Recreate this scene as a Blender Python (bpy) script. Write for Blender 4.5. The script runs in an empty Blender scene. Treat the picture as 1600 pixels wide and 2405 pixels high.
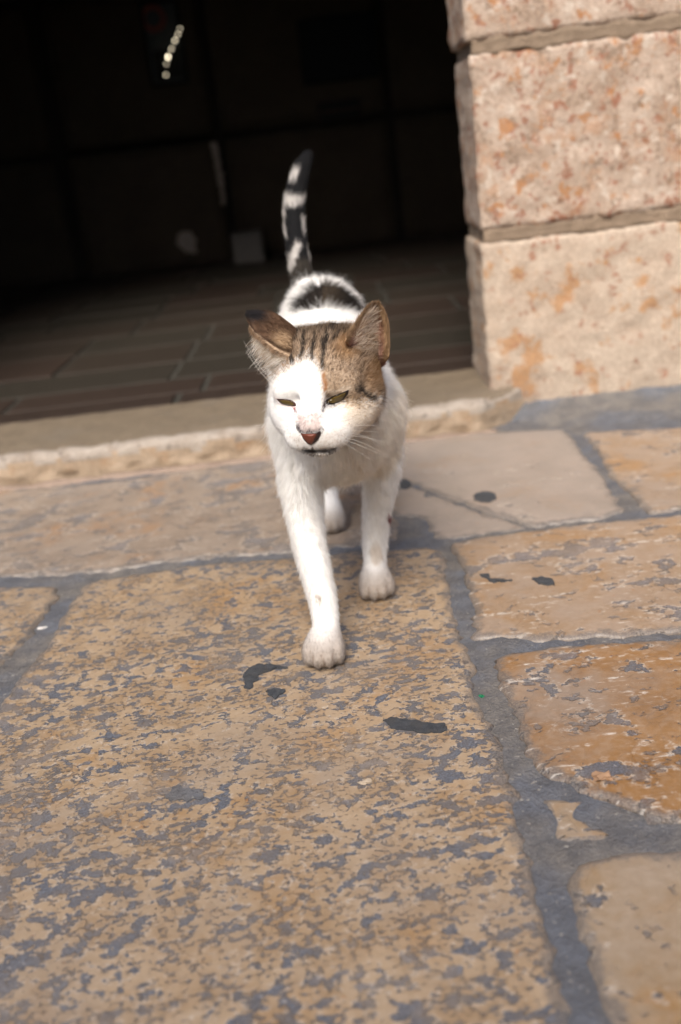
import bpy, bmesh, math, random
import numpy as np
from mathutils import Vector, Matrix, noise
from mathutils.bvhtree import BVHTree
from mathutils.geometry import tessellate_polygon, delaunay_2d_cdt

random.seed(7)
rng = np.random.default_rng(7)
scene = bpy.context.scene
COL = scene.collection

# ------------------------------------------------------------------ camera
W, H, F = 1600.0, 2405.0, 2338.0          # photograph size, focal length in its pixels
CAM_H = 0.40


def cam_axes(roll, pitch, yaw):
    r, p, y = (math.radians(a) for a in (roll, pitch, yaw))
    f = np.array([math.sin(y) * math.cos(p), math.cos(y) * math.cos(p), -math.sin(p)])
    rt = np.array([math.cos(y), -math.sin(y), 0.0])
    dn = np.cross(f, rt)
    c, s = math.cos(r), math.sin(r)
    return np.array([rt * c + dn * s, dn * c - rt * s, f])


AX = cam_axes(7.0, 20.0, -1.0)
cam = bpy.data.cameras.new('camera')
cam.sensor_fit = 'VERTICAL'
cam.sensor_height = 36.0
cam.sensor_width = 24.0
cam.lens = 35.0
cam.clip_start = 0.02
cam.clip_end = 500.0
cam.dof.use_dof = True
cam.dof.focus_distance = 0.735
cam.dof.aperture_fstop = 4.6
camo = bpy.data.objects.new('camera', cam)
COL.objects.link(camo)
mw = Matrix.Identity(4)
for i in range(3):
    mw[i][0] = AX[0][i]
    mw[i][1] = -AX[1][i]
    mw[i][2] = -AX[2][i]
mw[2][3] = CAM_H
camo.matrix_world = mw
scene.camera = camo

# ------------------------------------------------------------------ light
SUN_EL, SUN_AZ = 45.0, 190.0       # azimuth measured clockwise from +Y: behind the camera, a little left
world = bpy.data.worlds.new('World')
scene.world = world
world.use_nodes = True
wn = world.node_tree.nodes
sky = wn.new('ShaderNodeTexSky')
sky.sky_type = 'NISHITA'
sky.sun_disc = False
sky.sun_elevation = math.radians(SUN_EL)
sky.sun_rotation = math.radians(SUN_AZ)
sky.dust_density = 2.5
bg = wn['Background']
bg.inputs[1].default_value = 0.11
world.node_tree.links.new(sky.outputs[0], bg.inputs[0])

sun = bpy.data.lights.new('sun', 'SUN')
sun.energy = 2.9
sun.angle = math.radians(28)
sun.color = (1.0, 0.91, 0.80)
suno = bpy.data.objects.new('sun', sun)
COL.objects.link(suno)
el, az = math.radians(SUN_EL), math.radians(SUN_AZ)
to_sun = Vector((math.sin(az) * math.cos(el), math.cos(az) * math.cos(el), math.sin(el)))
suno.rotation_euler = to_sun.to_track_quat('Z', 'Y').to_euler()
suno.location = to_sun * 5

scene.view_settings.view_transform = 'Standard'
scene.view_settings.look = 'None'
scene.view_settings.gamma = 1.0
scene.view_settings.exposure = 1.08
scene.cycles.adaptive_threshold = 0.02
scene.cycles.max_bounces = 8
scene.cycles.diffuse_bounces = 4
scene.cycles.transparent_max_bounces = 8
scene.cycles_curves.shape = 'RIBBONS'

# ------------------------------------------------------------------ helpers


def proj(P):
    """pixel of the photograph where a world point shows"""
    q = (np.atleast_2d(P) - np.array([0, 0, CAM_H])) @ AX.T
    return np.c_[W / 2 + F * q[:, 0] / q[:, 2], H / 2 + F * q[:, 1] / q[:, 2]]


def ray(px, py):
    return np.array([(px - W / 2) / F, (py - H / 2) / F, 1.0]) @ AX


def gnd(px, py, z=0.0):
    d = ray(px, py)
    t = (z - CAM_H) / d[2]
    return d * t + np.array([0, 0, CAM_H])


def at(px, py, y):
    d = ray(px, py)
    return d * (y / d[1]) + np.array([0, 0, CAM_H])


def tag(o, label=None, cat=None, group=None, kind=None):
    for k, v in (('label', label), ('category', cat), ('group', group), ('kind', kind)):
        if v:
            o[k] = v
    return o


def empty(name, loc=(0, 0, 0)):
    o = bpy.data.objects.new(name, None)
    o.location = loc
    o.empty_display_size = 0.05
    COL.objects.link(o)
    return o


def link(o, parent=None):
    COL.objects.link(o)
    if parent is not None:
        o.parent = parent
        o.matrix_parent_inverse = Matrix.Translation(-Vector(parent.location)) if parent.parent is None else \
            Matrix.Translation(-Vector(parent.matrix_world.translation))
    return o


def mesh_obj(name, verts, faces, mat, parent=None, smooth=True):
    me = bpy.data.meshes.new(name)
    me.from_pydata([tuple(map(float, v)) for v in verts], [], [tuple(map(int, f)) for f in faces])
    me.validate()
    me.update()
    if smooth:
        me.polygons.foreach_set('use_smooth', [True] * len(me.polygons))
    if mat:
        me.materials.append(mat)
    return link(bpy.data.objects.new(name, me), parent)


def bm_obj(name, bm, mat, parent=None, smooth=False):
    me = bpy.data.meshes.new(name)
    bm.to_mesh(me)
    bm.free()
    if smooth:
        me.polygons.foreach_set('use_smooth', [True] * len(me.polygons))
    if mat:
        me.materials.append(mat)
    return link(bpy.data.objects.new(name, me), parent)


class NT:
    """small wrapper for node trees"""

    def __init__(self, name):
        self.m = bpy.data.materials.new(name)
        self.m.use_nodes = True
        self.t = self.m.node_tree
        self.b = self.t.nodes['Principled BSDF']

    def n(self, typ, **kw):
        nd = self.t.nodes.new(typ)
        for k, v in kw.items():
            if k.startswith('i_'):
                nd.inputs[k[2:].replace('_', ' ')].default_value = v
            else:
                setattr(nd, k, v)
        return nd

    def l(self, a, b):
        self.t.links.new(a, b)

    def pos(self, scale=(1, 1, 1), rot=(0, 0, 0), loc=(0, 0, 0)):
        g = self.n('ShaderNodeNewGeometry')
        mp = self.n('ShaderNodeMapping')
        mp.inputs['Scale'].default_value = scale
        mp.inputs['Rotation'].default_value = rot
        mp.inputs['Location'].default_value = loc
        self.l(g.outputs['Position'], mp.inputs['Vector'])
        return mp.outputs[0]

    def noise(self, vec, scale, detail=5, rough=0.55, dist=0.0):
        nd = self.n('ShaderNodeTexNoise')
        nd.inputs['Scale'].default_value = scale
        nd.inputs['Detail'].default_value = detail
        nd.inputs['Roughness'].default_value = rough
        nd.inputs['Distortion'].default_value = dist
        self.l(vec, nd.inputs['Vector'])
        return nd.outputs[0]

    def ramp(self, fac, lo, hi, a=0.0, b=1.0):
        nd = self.n('ShaderNodeMapRange')
        nd.inputs['From Min'].default_value = lo
        nd.inputs['From Max'].default_value = hi
        nd.inputs['To Min'].default_value = a
        nd.inputs['To Max'].default_value = b
        nd.interpolation_type = 'SMOOTHSTEP'
        self.l(fac, nd.inputs['Value'])
        return nd.outputs[0]

    def mix(self, fac, a, b, blend='MIX'):
        nd = self.n('ShaderNodeMix', data_type='RGBA', blend_type=blend)
        for i, v in ((0, fac), (6, a), (7, b)):
            if isinstance(v, (int, float)):
                nd.inputs[i].default_value = v
            elif isinstance(v, tuple):
                nd.inputs[i].default_value = (*v, 1.0) if len(v) == 3 else v
            else:
                self.l(v, nd.inputs[i])
        return nd.outputs[2]

    def math(self, op, a, b=0.0):
        nd = self.n('ShaderNodeMath', operation=op)
        for i, v in ((0, a), (1, b)):
            if isinstance(v, (int, float)):
                nd.inputs[i].default_value = v
            else:
                self.l(v, nd.inputs[i])
        return nd.outputs[0]

    def bump(self, height, strength, dist, normal=None):
        nd = self.n('ShaderNodeBump')
        nd.inputs['Strength'].default_value = strength
        nd.inputs['Distance'].default_value = dist
        self.l(height, nd.inputs['Height'])
        if normal is not None:
            self.l(normal, nd.inputs['Normal'])
        return nd.outputs[0]

    def out(self, col, rough, normal=None, spec=0.5):
        for nm, v in (('Base Color', col), ('Roughness', rough)):
            s = self.b.inputs[nm]
            if isinstance(v, (int, float)):
                s.default_value = v
            elif isinstance(v, tuple):
                s.default_value = (*v, 1.0)
            else:
                self.l(v, s)
        self.b.inputs['Specular IOR Level'].default_value = spec
        if normal is not None:
            self.l(normal, self.b.inputs['Normal'])
        return self.m


def paving_mat(name, c1, c2, c3, patch=(0.088, 0.106, 0.136), cover=0.5, pscale=84.0, streak=0.0, crack=0.5, seed=0.0, rough=0.42):
    """worn limestone: cream ground, ochre clouds, mortar-filled pits, hairline veins, chisel streaks"""
    t = NT(name)
    p = t.pos(loc=(seed, seed * 0.7, 0))
    pd = t.pos(scale=(0.8, 1.1, 1.0), rot=(0, 0, -0.25), loc=(seed, seed, 0))
    big = t.noise(p, 5.0, 3, 0.55)
    mid = t.noise(p, 22.0, 5, 0.6, 0.3)
    fine = t.noise(p, 170.0, 4, 0.6)
    grain = t.noise(p, 700.0, 2, 0.6)
    col = t.mix(t.ramp(mid, 0.38, 0.62), c1, c2)
    col = t.mix(t.math('MULTIPLY', t.ramp(t.noise(p, 11.0, 4, 0.6, 0.5), 0.52, 0.68), 0.8), col, c3)
    col = t.mix(t.ramp(fine, 0.35, 0.75, 0.0, 0.22), col, (0.56, 0.45, 0.34))
    # hairline veins
    vo = t.n('ShaderNodeTexVoronoi', feature='DISTANCE_TO_EDGE')
    vo.inputs['Scale'].default_value = 46.0
    wv = t.n('ShaderNodeVectorMath', operation='ADD')
    nz = t.n('ShaderNodeTexNoise')
    nz.inputs['Scale'].default_value = 45.0
    t.l(p, nz.inputs['Vector'])
    sc = t.n('ShaderNodeVectorMath', operation='SCALE')
    sc.inputs['Scale'].default_value = 0.02
    t.l(nz.outputs['Color'], sc.inputs[0])
    t.l(p, wv.inputs[0])
    t.l(sc.outputs[0], wv.inputs[1])
    t.l(wv.outputs[0], vo.inputs['Vector'])
    vein = t.math('MULTIPLY', t.ramp(vo.outputs['Distance'], 0.0, 0.035, 1.0, 0.0), t.ramp(mid, 0.4, 0.65, 0.2, 1.0))
    col = t.mix(t.math('MULTIPLY', vein, 0.55 * crack), col, (0.20, 0.13, 0.085))
    # rusty specks
    sp = t.ramp(t.noise(p, 120.0, 3, 0.5), 0.69, 0.75)
    col = t.mix(t.math('MULTIPLY', sp, 0.6), col, (0.36, 0.15, 0.04))
    # mortar-filled pits: large ragged ones, and a scatter of small ones
    pn = t.noise(pd, pscale, 6, 0.68, 0.2)
    pm = t.math('ADD', pn, t.math('MULTIPLY', t.math('SUBTRACT', big, 0.5), 0.32))
    thr = 0.71 - 0.22 * cover
    pit1 = t.ramp(pm, thr, thr + 0.022)
    sn = t.math('ADD', t.noise(pd, pscale * 2.6, 4, 0.65, 0.3), t.math('MULTIPLY', t.math('SUBTRACT', mid, 0.5), 0.35))
    pit2 = t.math('MULTIPLY', t.ramp(sn, 0.735 - 0.22 * cover, 0.80 - 0.22 * cover), 0.8)
    pit = t.math('MAXIMUM', pit1, pit2)
    pit = t.math('MULTIPLY', pit, t.ramp(t.noise(p, 14.0, 4, 0.6), 0.33, 0.52, 0.65, 1.0))
    halo = t.math('SUBTRACT', t.ramp(pm, thr - 0.05, thr + 0.005), pit)
    col = t.mix(t.math('MULTIPLY', halo, t.ramp(fine, 0.42, 0.62, 0.0, 0.8)), col, (0.62, 0.54, 0.45))
    pcol = t.mix(t.ramp(grain, 0.35, 0.7), tuple(v * 0.6 for v in patch), tuple(v * 1.6 for v in patch))
    pcol = t.mix(t.ramp(mid, 0.4, 0.6, 0.0, 0.5), pcol, (0.17, 0.14, 0.11))
    pcol = t.mix(t.math('MULTIPLY', t.ramp(t.noise(p, 240.0, 2), 0.66, 0.72), 0.6), pcol, (0.45, 0.43, 0.42))
    col = t.mix(t.math('MULTIPLY', pit, 0.92), col, pcol)
    # grime between the clouds
    col = t.mix(t.ramp(t.noise(p, 8.0, 6, 0.65), 0.5, 0.8, 0.0, 0.3), col, (0.22, 0.17, 0.13))
    # grey weathered clouds, and gritty grime creeping in from the joints
    col = t.mix(t.ramp(t.noise(p, 6.5, 5, 0.6, 0.3), 0.46, 0.66, 0.0, 0.32), col, (0.255, 0.225, 0.20))
    ed = t.n('ShaderNodeAttribute', attribute_name='edge')
    em = t.math('ADD', ed.outputs['Fac'], t.math('MULTIPLY', t.math('SUBTRACT', t.noise(p, 60.0, 6, 0.7), 0.5), 1.9))
    em = t.ramp(em, 0.55, 0.95, 0.0, 0.75)
    ecol = t.mix(t.ramp(grain, 0.4, 0.65), (0.12, 0.113, 0.11), (0.25, 0.215, 0.18))
    col = t.mix(em, col, ecol)
    if streak:
        ps = t.pos(scale=(14.0, 120.0, 1.0), rot=(0, 0, -0.06), loc=(seed, 0, 0))
        st = t.ramp(t.noise(ps, 1.0, 4, 0.7, 0.3), 0.57, 0.66)
        st = t.math('MULTIPLY', st, t.ramp(fine, 0.42, 0.58))
        col = t.mix(t.math('MULTIPLY', st, streak), col, (0.74, 0.68, 0.60))
    hgt = t.math('SUBTRACT', t.math('MULTIPLY', mid, 0.6), t.math('MULTIPLY', pit, 0.55))
    hgt = t.math('ADD', hgt, t.math('MULTIPLY', fine, 0.16))
    hgt = t.math('SUBTRACT', hgt, t.math('MULTIPLY', vein, 0.08))
    nrm = t.bump(hgt, 0.75, 0.004)
    nrm = t.bump(grain, 0.25, 0.0006, nrm)
    rg = t.mix(pit, (rough,) * 3, (0.62,) * 3)
    rg = t.math('ADD', rg, t.math('MULTIPLY', t.math('SUBTRACT', fine, 0.5), 0.35))
    col = t.mix(1.0, col, (0.86, 0.86, 0.87), 'MULTIPLY')
    return t.out(col, rg, nrm, 0.5)


def plain_stone(name, c1, c2, c3=None, scale=20.0, rough=0.85, bump=0.003, grime=None, spots=None, spec=0.3):
    t = NT(name)
    p = t.pos()
    a = t.noise(p, scale, 6, 0.6, 0.2)
    f = t.noise(p, scale * 9, 4, 0.65)
    col = t.mix(t.ramp(a, 0.35, 0.65), c1, c2)
    if c3:
        col = t.mix(t.ramp(t.noise(p, scale * 0.45, 5, 0.6, 0.6), 0.5, 0.66, 0.0, 0.8), col, c3)
    col = t.mix(t.ramp(f, 0.3, 0.75, 0.0, 0.35), col, tuple(min(1, v * 1.5) for v in c2))
    if spots:
        for k, (sc_, lo, cc, amt) in enumerate(spots):
            s = t.ramp(t.noise(t.pos(loc=(k * 3.1, 1.7 * k, k)), sc_, 6, 0.66, 0.15), lo, lo + 0.07)
            col = t.mix(t.math('MULTIPLY', s, amt), col, cc)
    if grime:
        col = t.mix(t.ramp(t.noise(p, 4.0, 6, 0.6), 0.5, 0.72, 0.0, 0.6), col, grime)
    ff = t.noise(p, scale * 22, 3, 0.6)
    col = t.mix(t.ramp(ff, 0.42, 0.62, 0.45, 0.0), col, tuple(v * 0.45 for v in c1))
    h = t.math('ADD', t.math('MULTIPLY', a, 0.7), t.math('ADD', t.math('MULTIPLY', f, 0.5), t.math('MULTIPLY', ff, 0.25)))
    col = t.mix(1.0, col, (0.86, 0.855, 0.85), 'MULTIPLY')
    return t.out(col, rough, t.bump(h, 0.9, bump), spec)


MAT = {}


def mortar_mat():
    t = NT('mortar')
    p = t.pos()
    a = t.noise(p, 9.0, 5, 0.6)
    b = t.noise(p, 50.0, 5, 0.65)
    g = t.noise(p, 420.0, 3, 0.6)
    col = t.mix(t.ramp(a, 0.4, 0.6), (0.125, 0.136, 0.160), (0.185, 0.168, 0.148))
    col = t.mix(t.ramp(b, 0.38, 0.62, 0.55, 0.0), col, (0.075, 0.075, 0.08))
    col = t.mix(t.ramp(g, 0.35, 0.65, 0.5, 0.0), col, (0.08, 0.08, 0.085))
    col = t.mix(t.ramp(t.noise(p, 230.0, 2), 0.66, 0.71, 0.0, 0.7), col, (0.30, 0.28, 0.25))
    h = t.math('ADD', t.math('MULTIPLY', b, 0.8), t.math('MULTIPLY', g, 0.35))
    return t.out(col, 0.72, t.bump(h, 1.0, 0.005), 0.4)


MAT['mortar'] = mortar_mat()
CREAM, TAN, OCHRE = (0.415, 0.305, 0.195), (0.35, 0.24, 0.138), (0.34, 0.19, 0.075)
MAT['pave_cream'] = paving_mat('pave_cream', CREAM, TAN, (0.367, 0.218, 0.094), cover=0.82, seed=0.0)
MAT['pave_orange'] = paving_mat('pave_orange', (0.312, 0.168, 0.066), (0.257, 0.129, 0.043), (0.312, 0.234, 0.172), cover=0.66, pscale=30.0,
                                streak=0.75, crack=0.6, seed=3.3)
MAT['pave_pink'] = paving_mat('pave_pink', (0.343, 0.254, 0.183), (0.312, 0.211, 0.129), OCHRE, cover=0.58, pscale=26.0, streak=0.6,
                              crack=0.4, seed=5.2, patch=(0.17, 0.16, 0.165))
MAT['pave_pale'] = paving_mat('pave_pale', (0.328, 0.277, 0.238), (0.296, 0.254, 0.218), (0.312, 0.242, 0.187), cover=0.3, pscale=30.0,
                              crack=0.1, seed=8.1, patch=(0.25, 0.23, 0.22))
MAT['pave_brown'] = paving_mat('pave_brown', (0.305, 0.243, 0.190), (0.250, 0.198, 0.155), (0.33, 0.195, 0.105), cover=0.74, pscale=24.0,
                               streak=0.35, crack=0.3, seed=11.4, patch=(0.19, 0.175, 0.17))
MAT['pave_beige'] = paving_mat('pave_beige', (0.343, 0.265, 0.187), (0.312, 0.226, 0.140), (0.328, 0.187, 0.070), cover=0.58, pscale=30.0,
                               crack=0.3, seed=14.9)
MAT['dark_patch'] = plain_stone('dark_patch', (0.055, 0.063, 0.075), (0.11, 0.118, 0.13), (0.10, 0.095, 0.09), 160.0, 0.7, 0.003, spots=[(400.0, 0.66, (0.3, 0.28, 0.26), 0.6)])
MAT['ashlar'] = plain_stone('ashlar', (0.41, 0.315, 0.245), (0.52, 0.42, 0.345), (0.32, 0.225, 0.16), 26.0, 0.9, 0.004,
                            spots=[(60.0, 0.545, (0.29, 0.10, 0.05), 0.85), (38.0, 0.565, (0.44, 0.19, 0.06), 0.85), (22.0, 0.55, (0.42, 0.22, 0.11), 0.5),
                                   (60.0, 0.565, (0.20, 0.135, 0.09), 0.7), (50.0, 0.56, (0.66, 0.58, 0.50), 0.75), (110.0, 0.58, (0.26, 0.17, 0.12), 0.6)])
MAT['ashlar_low'] = plain_stone('ashlar_low', (0.47, 0.375, 0.295), (0.53, 0.44, 0.355), (0.36, 0.27, 0.20), 22.0, 0.9, 0.004, grime=(0.27, 0.20, 0.165),
                                spots=[(20.0, 0.55, (0.46, 0.22, 0.07), 0.75), (60.0, 0.575, (0.33, 0.13, 0.07), 0.8), (80.0, 0.60, (0.30, 0.21, 0.15), 0.6)])
MAT['lime_joint'] = plain_stone('lime_joint', (0.31, 0.235, 0.17), (0.24, 0.18, 0.13), None, 60.0, 0.95, 0.003)
MAT['threshold'] = plain_stone('threshold', (0.37, 0.28, 0.195), (0.46, 0.36, 0.265), (0.34, 0.20, 0.10), 30.0, 0.7, 0.004,
                               spots=[(60.0, 0.62, (0.20, 0.16, 0.13), 0.6), (25.0, 0.60, (0.68, 0.62, 0.55), 0.6)])
MAT['footing'] = plain_stone('footing', (0.30, 0.225, 0.18), (0.38, 0.29, 0.23), None, 40.0, 0.8, 0.003)
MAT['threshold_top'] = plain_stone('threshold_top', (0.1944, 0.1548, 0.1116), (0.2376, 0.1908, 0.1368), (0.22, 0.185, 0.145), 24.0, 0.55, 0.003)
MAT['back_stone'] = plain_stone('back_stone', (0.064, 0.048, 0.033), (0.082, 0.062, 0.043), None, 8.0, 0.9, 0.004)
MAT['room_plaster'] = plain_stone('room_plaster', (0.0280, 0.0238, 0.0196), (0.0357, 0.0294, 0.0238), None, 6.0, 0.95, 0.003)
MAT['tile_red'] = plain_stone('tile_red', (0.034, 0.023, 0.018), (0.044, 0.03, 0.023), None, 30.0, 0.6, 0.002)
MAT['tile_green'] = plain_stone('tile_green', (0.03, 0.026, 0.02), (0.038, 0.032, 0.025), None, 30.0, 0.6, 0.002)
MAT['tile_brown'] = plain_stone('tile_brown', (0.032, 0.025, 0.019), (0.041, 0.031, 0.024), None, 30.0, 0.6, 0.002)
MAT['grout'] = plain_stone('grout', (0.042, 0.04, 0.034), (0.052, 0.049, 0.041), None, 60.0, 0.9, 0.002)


def simple(name, col, rough=0.6, spec=0.4, metal=0.0):
    t = NT(name)
    t.b.inputs['Metallic'].default_value = metal
    p = t.pos()
    f = t.noise(p, 60.0, 4)
    c = t.mix(t.ramp(f, 0.3, 0.7), tuple(v * 0.85 for v in col), tuple(min(1, v * 1.12) for v in col))
    return t.out(c, rough, None, spec)


# ------------------------------------------------------------------ ground and paving


def resample(poly, step):
    out = []
    n = len(poly)
    for i in range(n):
        a, b = np.array(poly[i], float), np.array(poly[(i + 1) % n], float)
        k = max(1, int(round(np.linalg.norm(b - a) / step)))
        for j in range(k):
            out.append(a + (b - a) * j / k)
    return np.array(out)


def smooth_closed(p, it):
    for _ in range(it):
        p = 0.5 * p + 0.25 * (np.roll(p, 1, 0) + np.roll(p, -1, 0))
    return p


def inset_dirs(p):
    tn = np.roll(p, -1, 0) - np.roll(p, 1, 0)
    tn /= np.linalg.norm(tn, axis=1)[:, None] + 1e-9
    nr = np.c_[-tn[:, 1], tn[:, 0]]
    area = 0.5 * np.sum(p[:, 0] * np.roll(p[:, 1], -1) - np.roll(p[:, 0], -1) * p[:, 1])
    return nr if area > 0 else -nr


def paving_stone(poly, mat, parent, step=0.0055, jit=0.0036, top=0.0, seed=0, name='paving_stone', depth=0.03):
    p = smooth_closed(resample(poly, step), 2)
    d = inset_dirs(smooth_closed(p, 3))
    j = np.array([noise.fractal(Vector((q[0] * 55, q[1] * 55, seed)), 0.5, 2.0, 5) for q in p])
    p = p - d * 0.0018
    outer = p - d * (j[:, None] * jit * 1.6)
    r1 = p + d * (0.0022 - j[:, None] * jit)
    r2 = p + d * (0.006 - j[:, None] * jit * 0.5)
    ext = p.max(0) - p.min(0)
    big_ = ext.min() > 0.06
    r3 = (smooth_closed(p, 5) if big_ else p) + smooth_closed(d, 6) * (min(0.022, 0.14 * ext.min()) if big_ else 0.0072)
    r3 = r3 + np.random.default_rng(int(seed) + 3).normal(0, 0.0006 if big_ else 0.0001, r3.shape)
    n = len(p)
    hz = np.array([noise.noise(Vector((q[0] * 9, q[1] * 9, seed + 4))) for q in p]) * 0.0009
    rings = [(outer, np.full(n, top - depth)), (outer, np.full(n, top - 0.0042)), (r1, top - 0.0010 + hz), (r2, top + hz), (r3, top + hz + 0.0001)]
    verts = np.concatenate([np.c_[r, z] for r, z in rings])
    faces = []
    ccw = inset_dirs(p) is not None
    for k in range(4):
        for i in range(n):
            i2 = (i + 1) % n
            faces.append((k * n + i, k * n + i2, (k + 1) * n + i2, (k + 1) * n + i))
    cv, _, cf, cov, _, _ = delaunay_2d_cdt([Vector(q) for q in r3], [], [list(range(n))], 1, 1e-6)
    cz = [(hz[ov[0]] if ov else 0.0) + top + 0.0001 for ov in cov]
    verts = np.concatenate([verts, [(q.x, q.y, z) for q, z in zip(cv, cz)]])
    for f in cf:
        a, b, e = (cv[k] for k in f)
        f = list(f) if (b - a).cross(e - a) > 0 else list(f)[::-1]
        faces.append(tuple(5 * n + k for k in f))
    o = mesh_obj(name, verts, faces, mat, parent, smooth=False)
    bm = bmesh.new()
    bm.from_mesh(o.data)
    bmesh.ops.recalc_face_normals(bm, faces=bm.faces)
    bm.normal_update()
    bmesh.ops.reverse_faces(bm, faces=[f for f in bm.faces if f.normal.z < -0.05])
    bm.normal_update()
    for f in bm.faces:
        f.smooth = f.normal.z > 0.15
    bm.to_mesh(o.data)
    bm.free()
    ev = np.zeros(len(o.data.vertices), np.float32)
    ev[:4 * n] = np.repeat(np.array([1, 1, 1, 0.8], np.float32), n)
    o.data.attributes.new('edge', 'FLOAT', 'POINT').data.foreach_set('value', ev)
    return o


def ground_sheet():
    xs = np.concatenate([[-40, -12, -4, -1.4], np.arange(-0.7, 0.75, 0.008), [1.5, 4, 12, 40]])
    ys = np.concatenate([[-40, -12, -3, -0.6, 0.0], np.arange(0.28, 1.5, 0.008), [1.56, 4.4, 12, 40]])
    verts, faces = [], []
    for y in ys:
        for x in xs:
            z = -0.0028 + 0.0019 * noise.fractal(Vector((x * 30, y * 30, 1.0)), 0.6, 2.0, 5)
            if abs(x) > 0.9 or y > 1.47 or y < 0.2:
                z = -0.009
            verts.append((x, y, z))
    nx = len(xs)
    for j in range(len(ys) - 1):
        for i in range(nx - 1):
            a = j * nx + i
            faces.append((a, a + 1, a + nx + 1, a + nx))
    o = mesh_obj('ground', verts, faces, MAT['mortar'])
    tag(o, 'grey mortar bed between the worn paving stones', None, None, 'structure')
    return o


ground = ground_sheet()


def gp(pts):
    return [tuple(gnd(x, y)[:2]) for x, y in pts]


A = gp([(204, 1366), (357, 1342), (442, 1328), (560, 1317), (660, 1310), (840, 1296), (1000, 1284), (1035, 1290), (1042, 1320), (1055, 1402),
        (1072, 1470), (1081, 1504), (1116, 1548), (1112, 1575), (1106, 1616), (1125, 1660), (1157, 1708), (1175, 1750), (1188, 1790), (1198, 1840),
        (1208, 1892), (1222, 1950), (1239, 2004), (1252, 2060), (1264, 2116), (1280, 2180), (1295, 2244), (1325, 2346), (1341, 2405)])
A += [(0.075, 0.20), (-0.06, 0.17), (-0.32, 0.22), (-0.33, 0.45)]
A += gp([(-40, 1720), (0, 1655), (51, 1586), (80, 1555), (112, 1514), (140, 1465), (168, 1417)])
paving_stone(A, MAT['pave_cream'], ground, seed=1)
B = gp([(1061, 1276), (1150, 1259), (1247, 1246), (1360, 1233), (1476, 1222), (1600, 1209)])
B += [(0.62, 1.04), (0.60, 0.80)]
B += gp([(1600, 1478), (1463, 1489), (1360, 1494), (1259, 1496), (1180, 1492), (1114, 1494), (1112, 1475), (1121, 1438), (1108, 1405), (1095, 1370), (1090, 1335), (1066, 1295)])
paving_stone(B, MAT['pave_pink'], ground, seed=2, top=0.0008)
C = gp([(1157, 1553), (1190, 1538), (1239, 1529), (1320, 1520), (1412, 1513), (1500, 1506), (1600, 1499)])
C += [(0.60, 0.775), (0.56, 0.54)]
C += gp([(1600, 1930), (1550, 1922), (1490, 1898), (1440, 1882), (1397, 1866), (1335, 1840), (1280, 1803), (1240, 1770), (1223, 1739), (1224, 1705), (1219, 1676), (1200, 1640), (1183, 1606), (1172, 1580)])
paving_stone(C, MAT['pave_orange'], ground, seed=3, top=0.0012)
D = gp([(1275, 1873), (1310, 1868), (1387, 1870), (1372, 1890), (1351, 1912), (1390, 1930), (1453, 1956), (1400, 1966), (1312, 1973), (1292, 1925)])
paving_stone(D, MAT['pave_beige'], ground, seed=4, top=-0.002, step=0.004)
E_ = gp([(1341, 2055), (1361, 2030), (1410, 2015), (1463, 2007), (1530, 2000), (1600, 1996)])
E_ += [(0.55, 0.505), (0.52, 0.12), (0.17, 0.10), (0.142, 0.26)]
E_ += gp([(1433, 2405), (1415, 2340), (1402, 2269), (1375, 2215), (1351, 2167), (1346, 2100)])
paving_stone(E_, MAT['pave_beige'], ground, seed=5)
F1 = gp([(880, 1050), (945, 1040), (1100, 1019), (1200, 1012), (1320, 1006), (1332, 1012), (1352, 1042), (1380, 1078), (1413, 1113), (1440, 1160), (1464, 1203), (1360, 1219), (1253, 1233), (1110, 1188), (965, 1133), (880, 1128)])
paving_stone(F1, MAT['pave_pale'], ground, seed=6)
F2 = gp([(880, 1133), (962, 1137), (1107, 1193), (1243, 1236), (1160, 1250), (1087, 1259), (1030, 1262), (1008, 1240), (1000, 1212), (940, 1206), (880, 1203)])
paving_stone(F2, MAT['pave_pale'], ground, seed=7, top=-0.0012)
G = gp([(1372, 1014), (1480, 1008), (1600, 1003)])
G += [(0.75, 1.29), (0.72, 1.055)]
G += gp([(1600, 1193), (1560, 1199), (1525, 1203), (1480, 1154), (1436, 1118), (1415, 1075), (1391, 1037)])
paving_stone(G, MAT['pave_pink'], ground, seed=8)
Hs = gp([(-60, 1156), (0, 1150), (110, 1143), (231, 1134), (350, 1118), (463, 1101), (631, 1077), (760, 1060), (868, 1050), (868, 1200), (930, 1215), (935, 1262), (840, 1276), (660, 1294), (530, 1303), (442, 1310), (358, 1322), (250, 1336), (168, 1344), (80, 1347), (0, 1350), (-60, 1354)])
paving_stone(Hs, MAT['pave_brown'], ground, seed=9)
I_ = gp([(-80, 1386), (0, 1378), (70, 1377), (138, 1377), (128, 1405), (110, 1440), (80, 1470), (60, 1500), (20, 1540), (0, 1560), (-80, 1600)])
paving_stone(I_, MAT['pave_cream'], ground, seed=10)
# the paving carries on outside the picture, in irregular courses
def course(y0, y1, x0, x1, w, k):
    x, i = x0, 0
    rr = random.Random(k)
    while x < x1:
        ww = w * rr.uniform(0.75, 1.4)
        xe = min(x + ww, x1)
        q = [(x + 0.012, y0 + rr.uniform(0.008, 0.016)), (xe - 0.012, y0 + rr.uniform(0.008, 0.016)),
             (xe - rr.uniform(0.008, 0.02), y1 - 0.012), (x + rr.uniform(0.008, 0.02), y1 - 0.012)]
        paving_stone(q, MAT[rr.choice(['pave_cream', 'pave_pink', 'pave_brown', 'pave_beige', 'pave_orange'])], ground, step=0.05, jit=0.003, seed=k + i)
        x = xe
        i += 1


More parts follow.
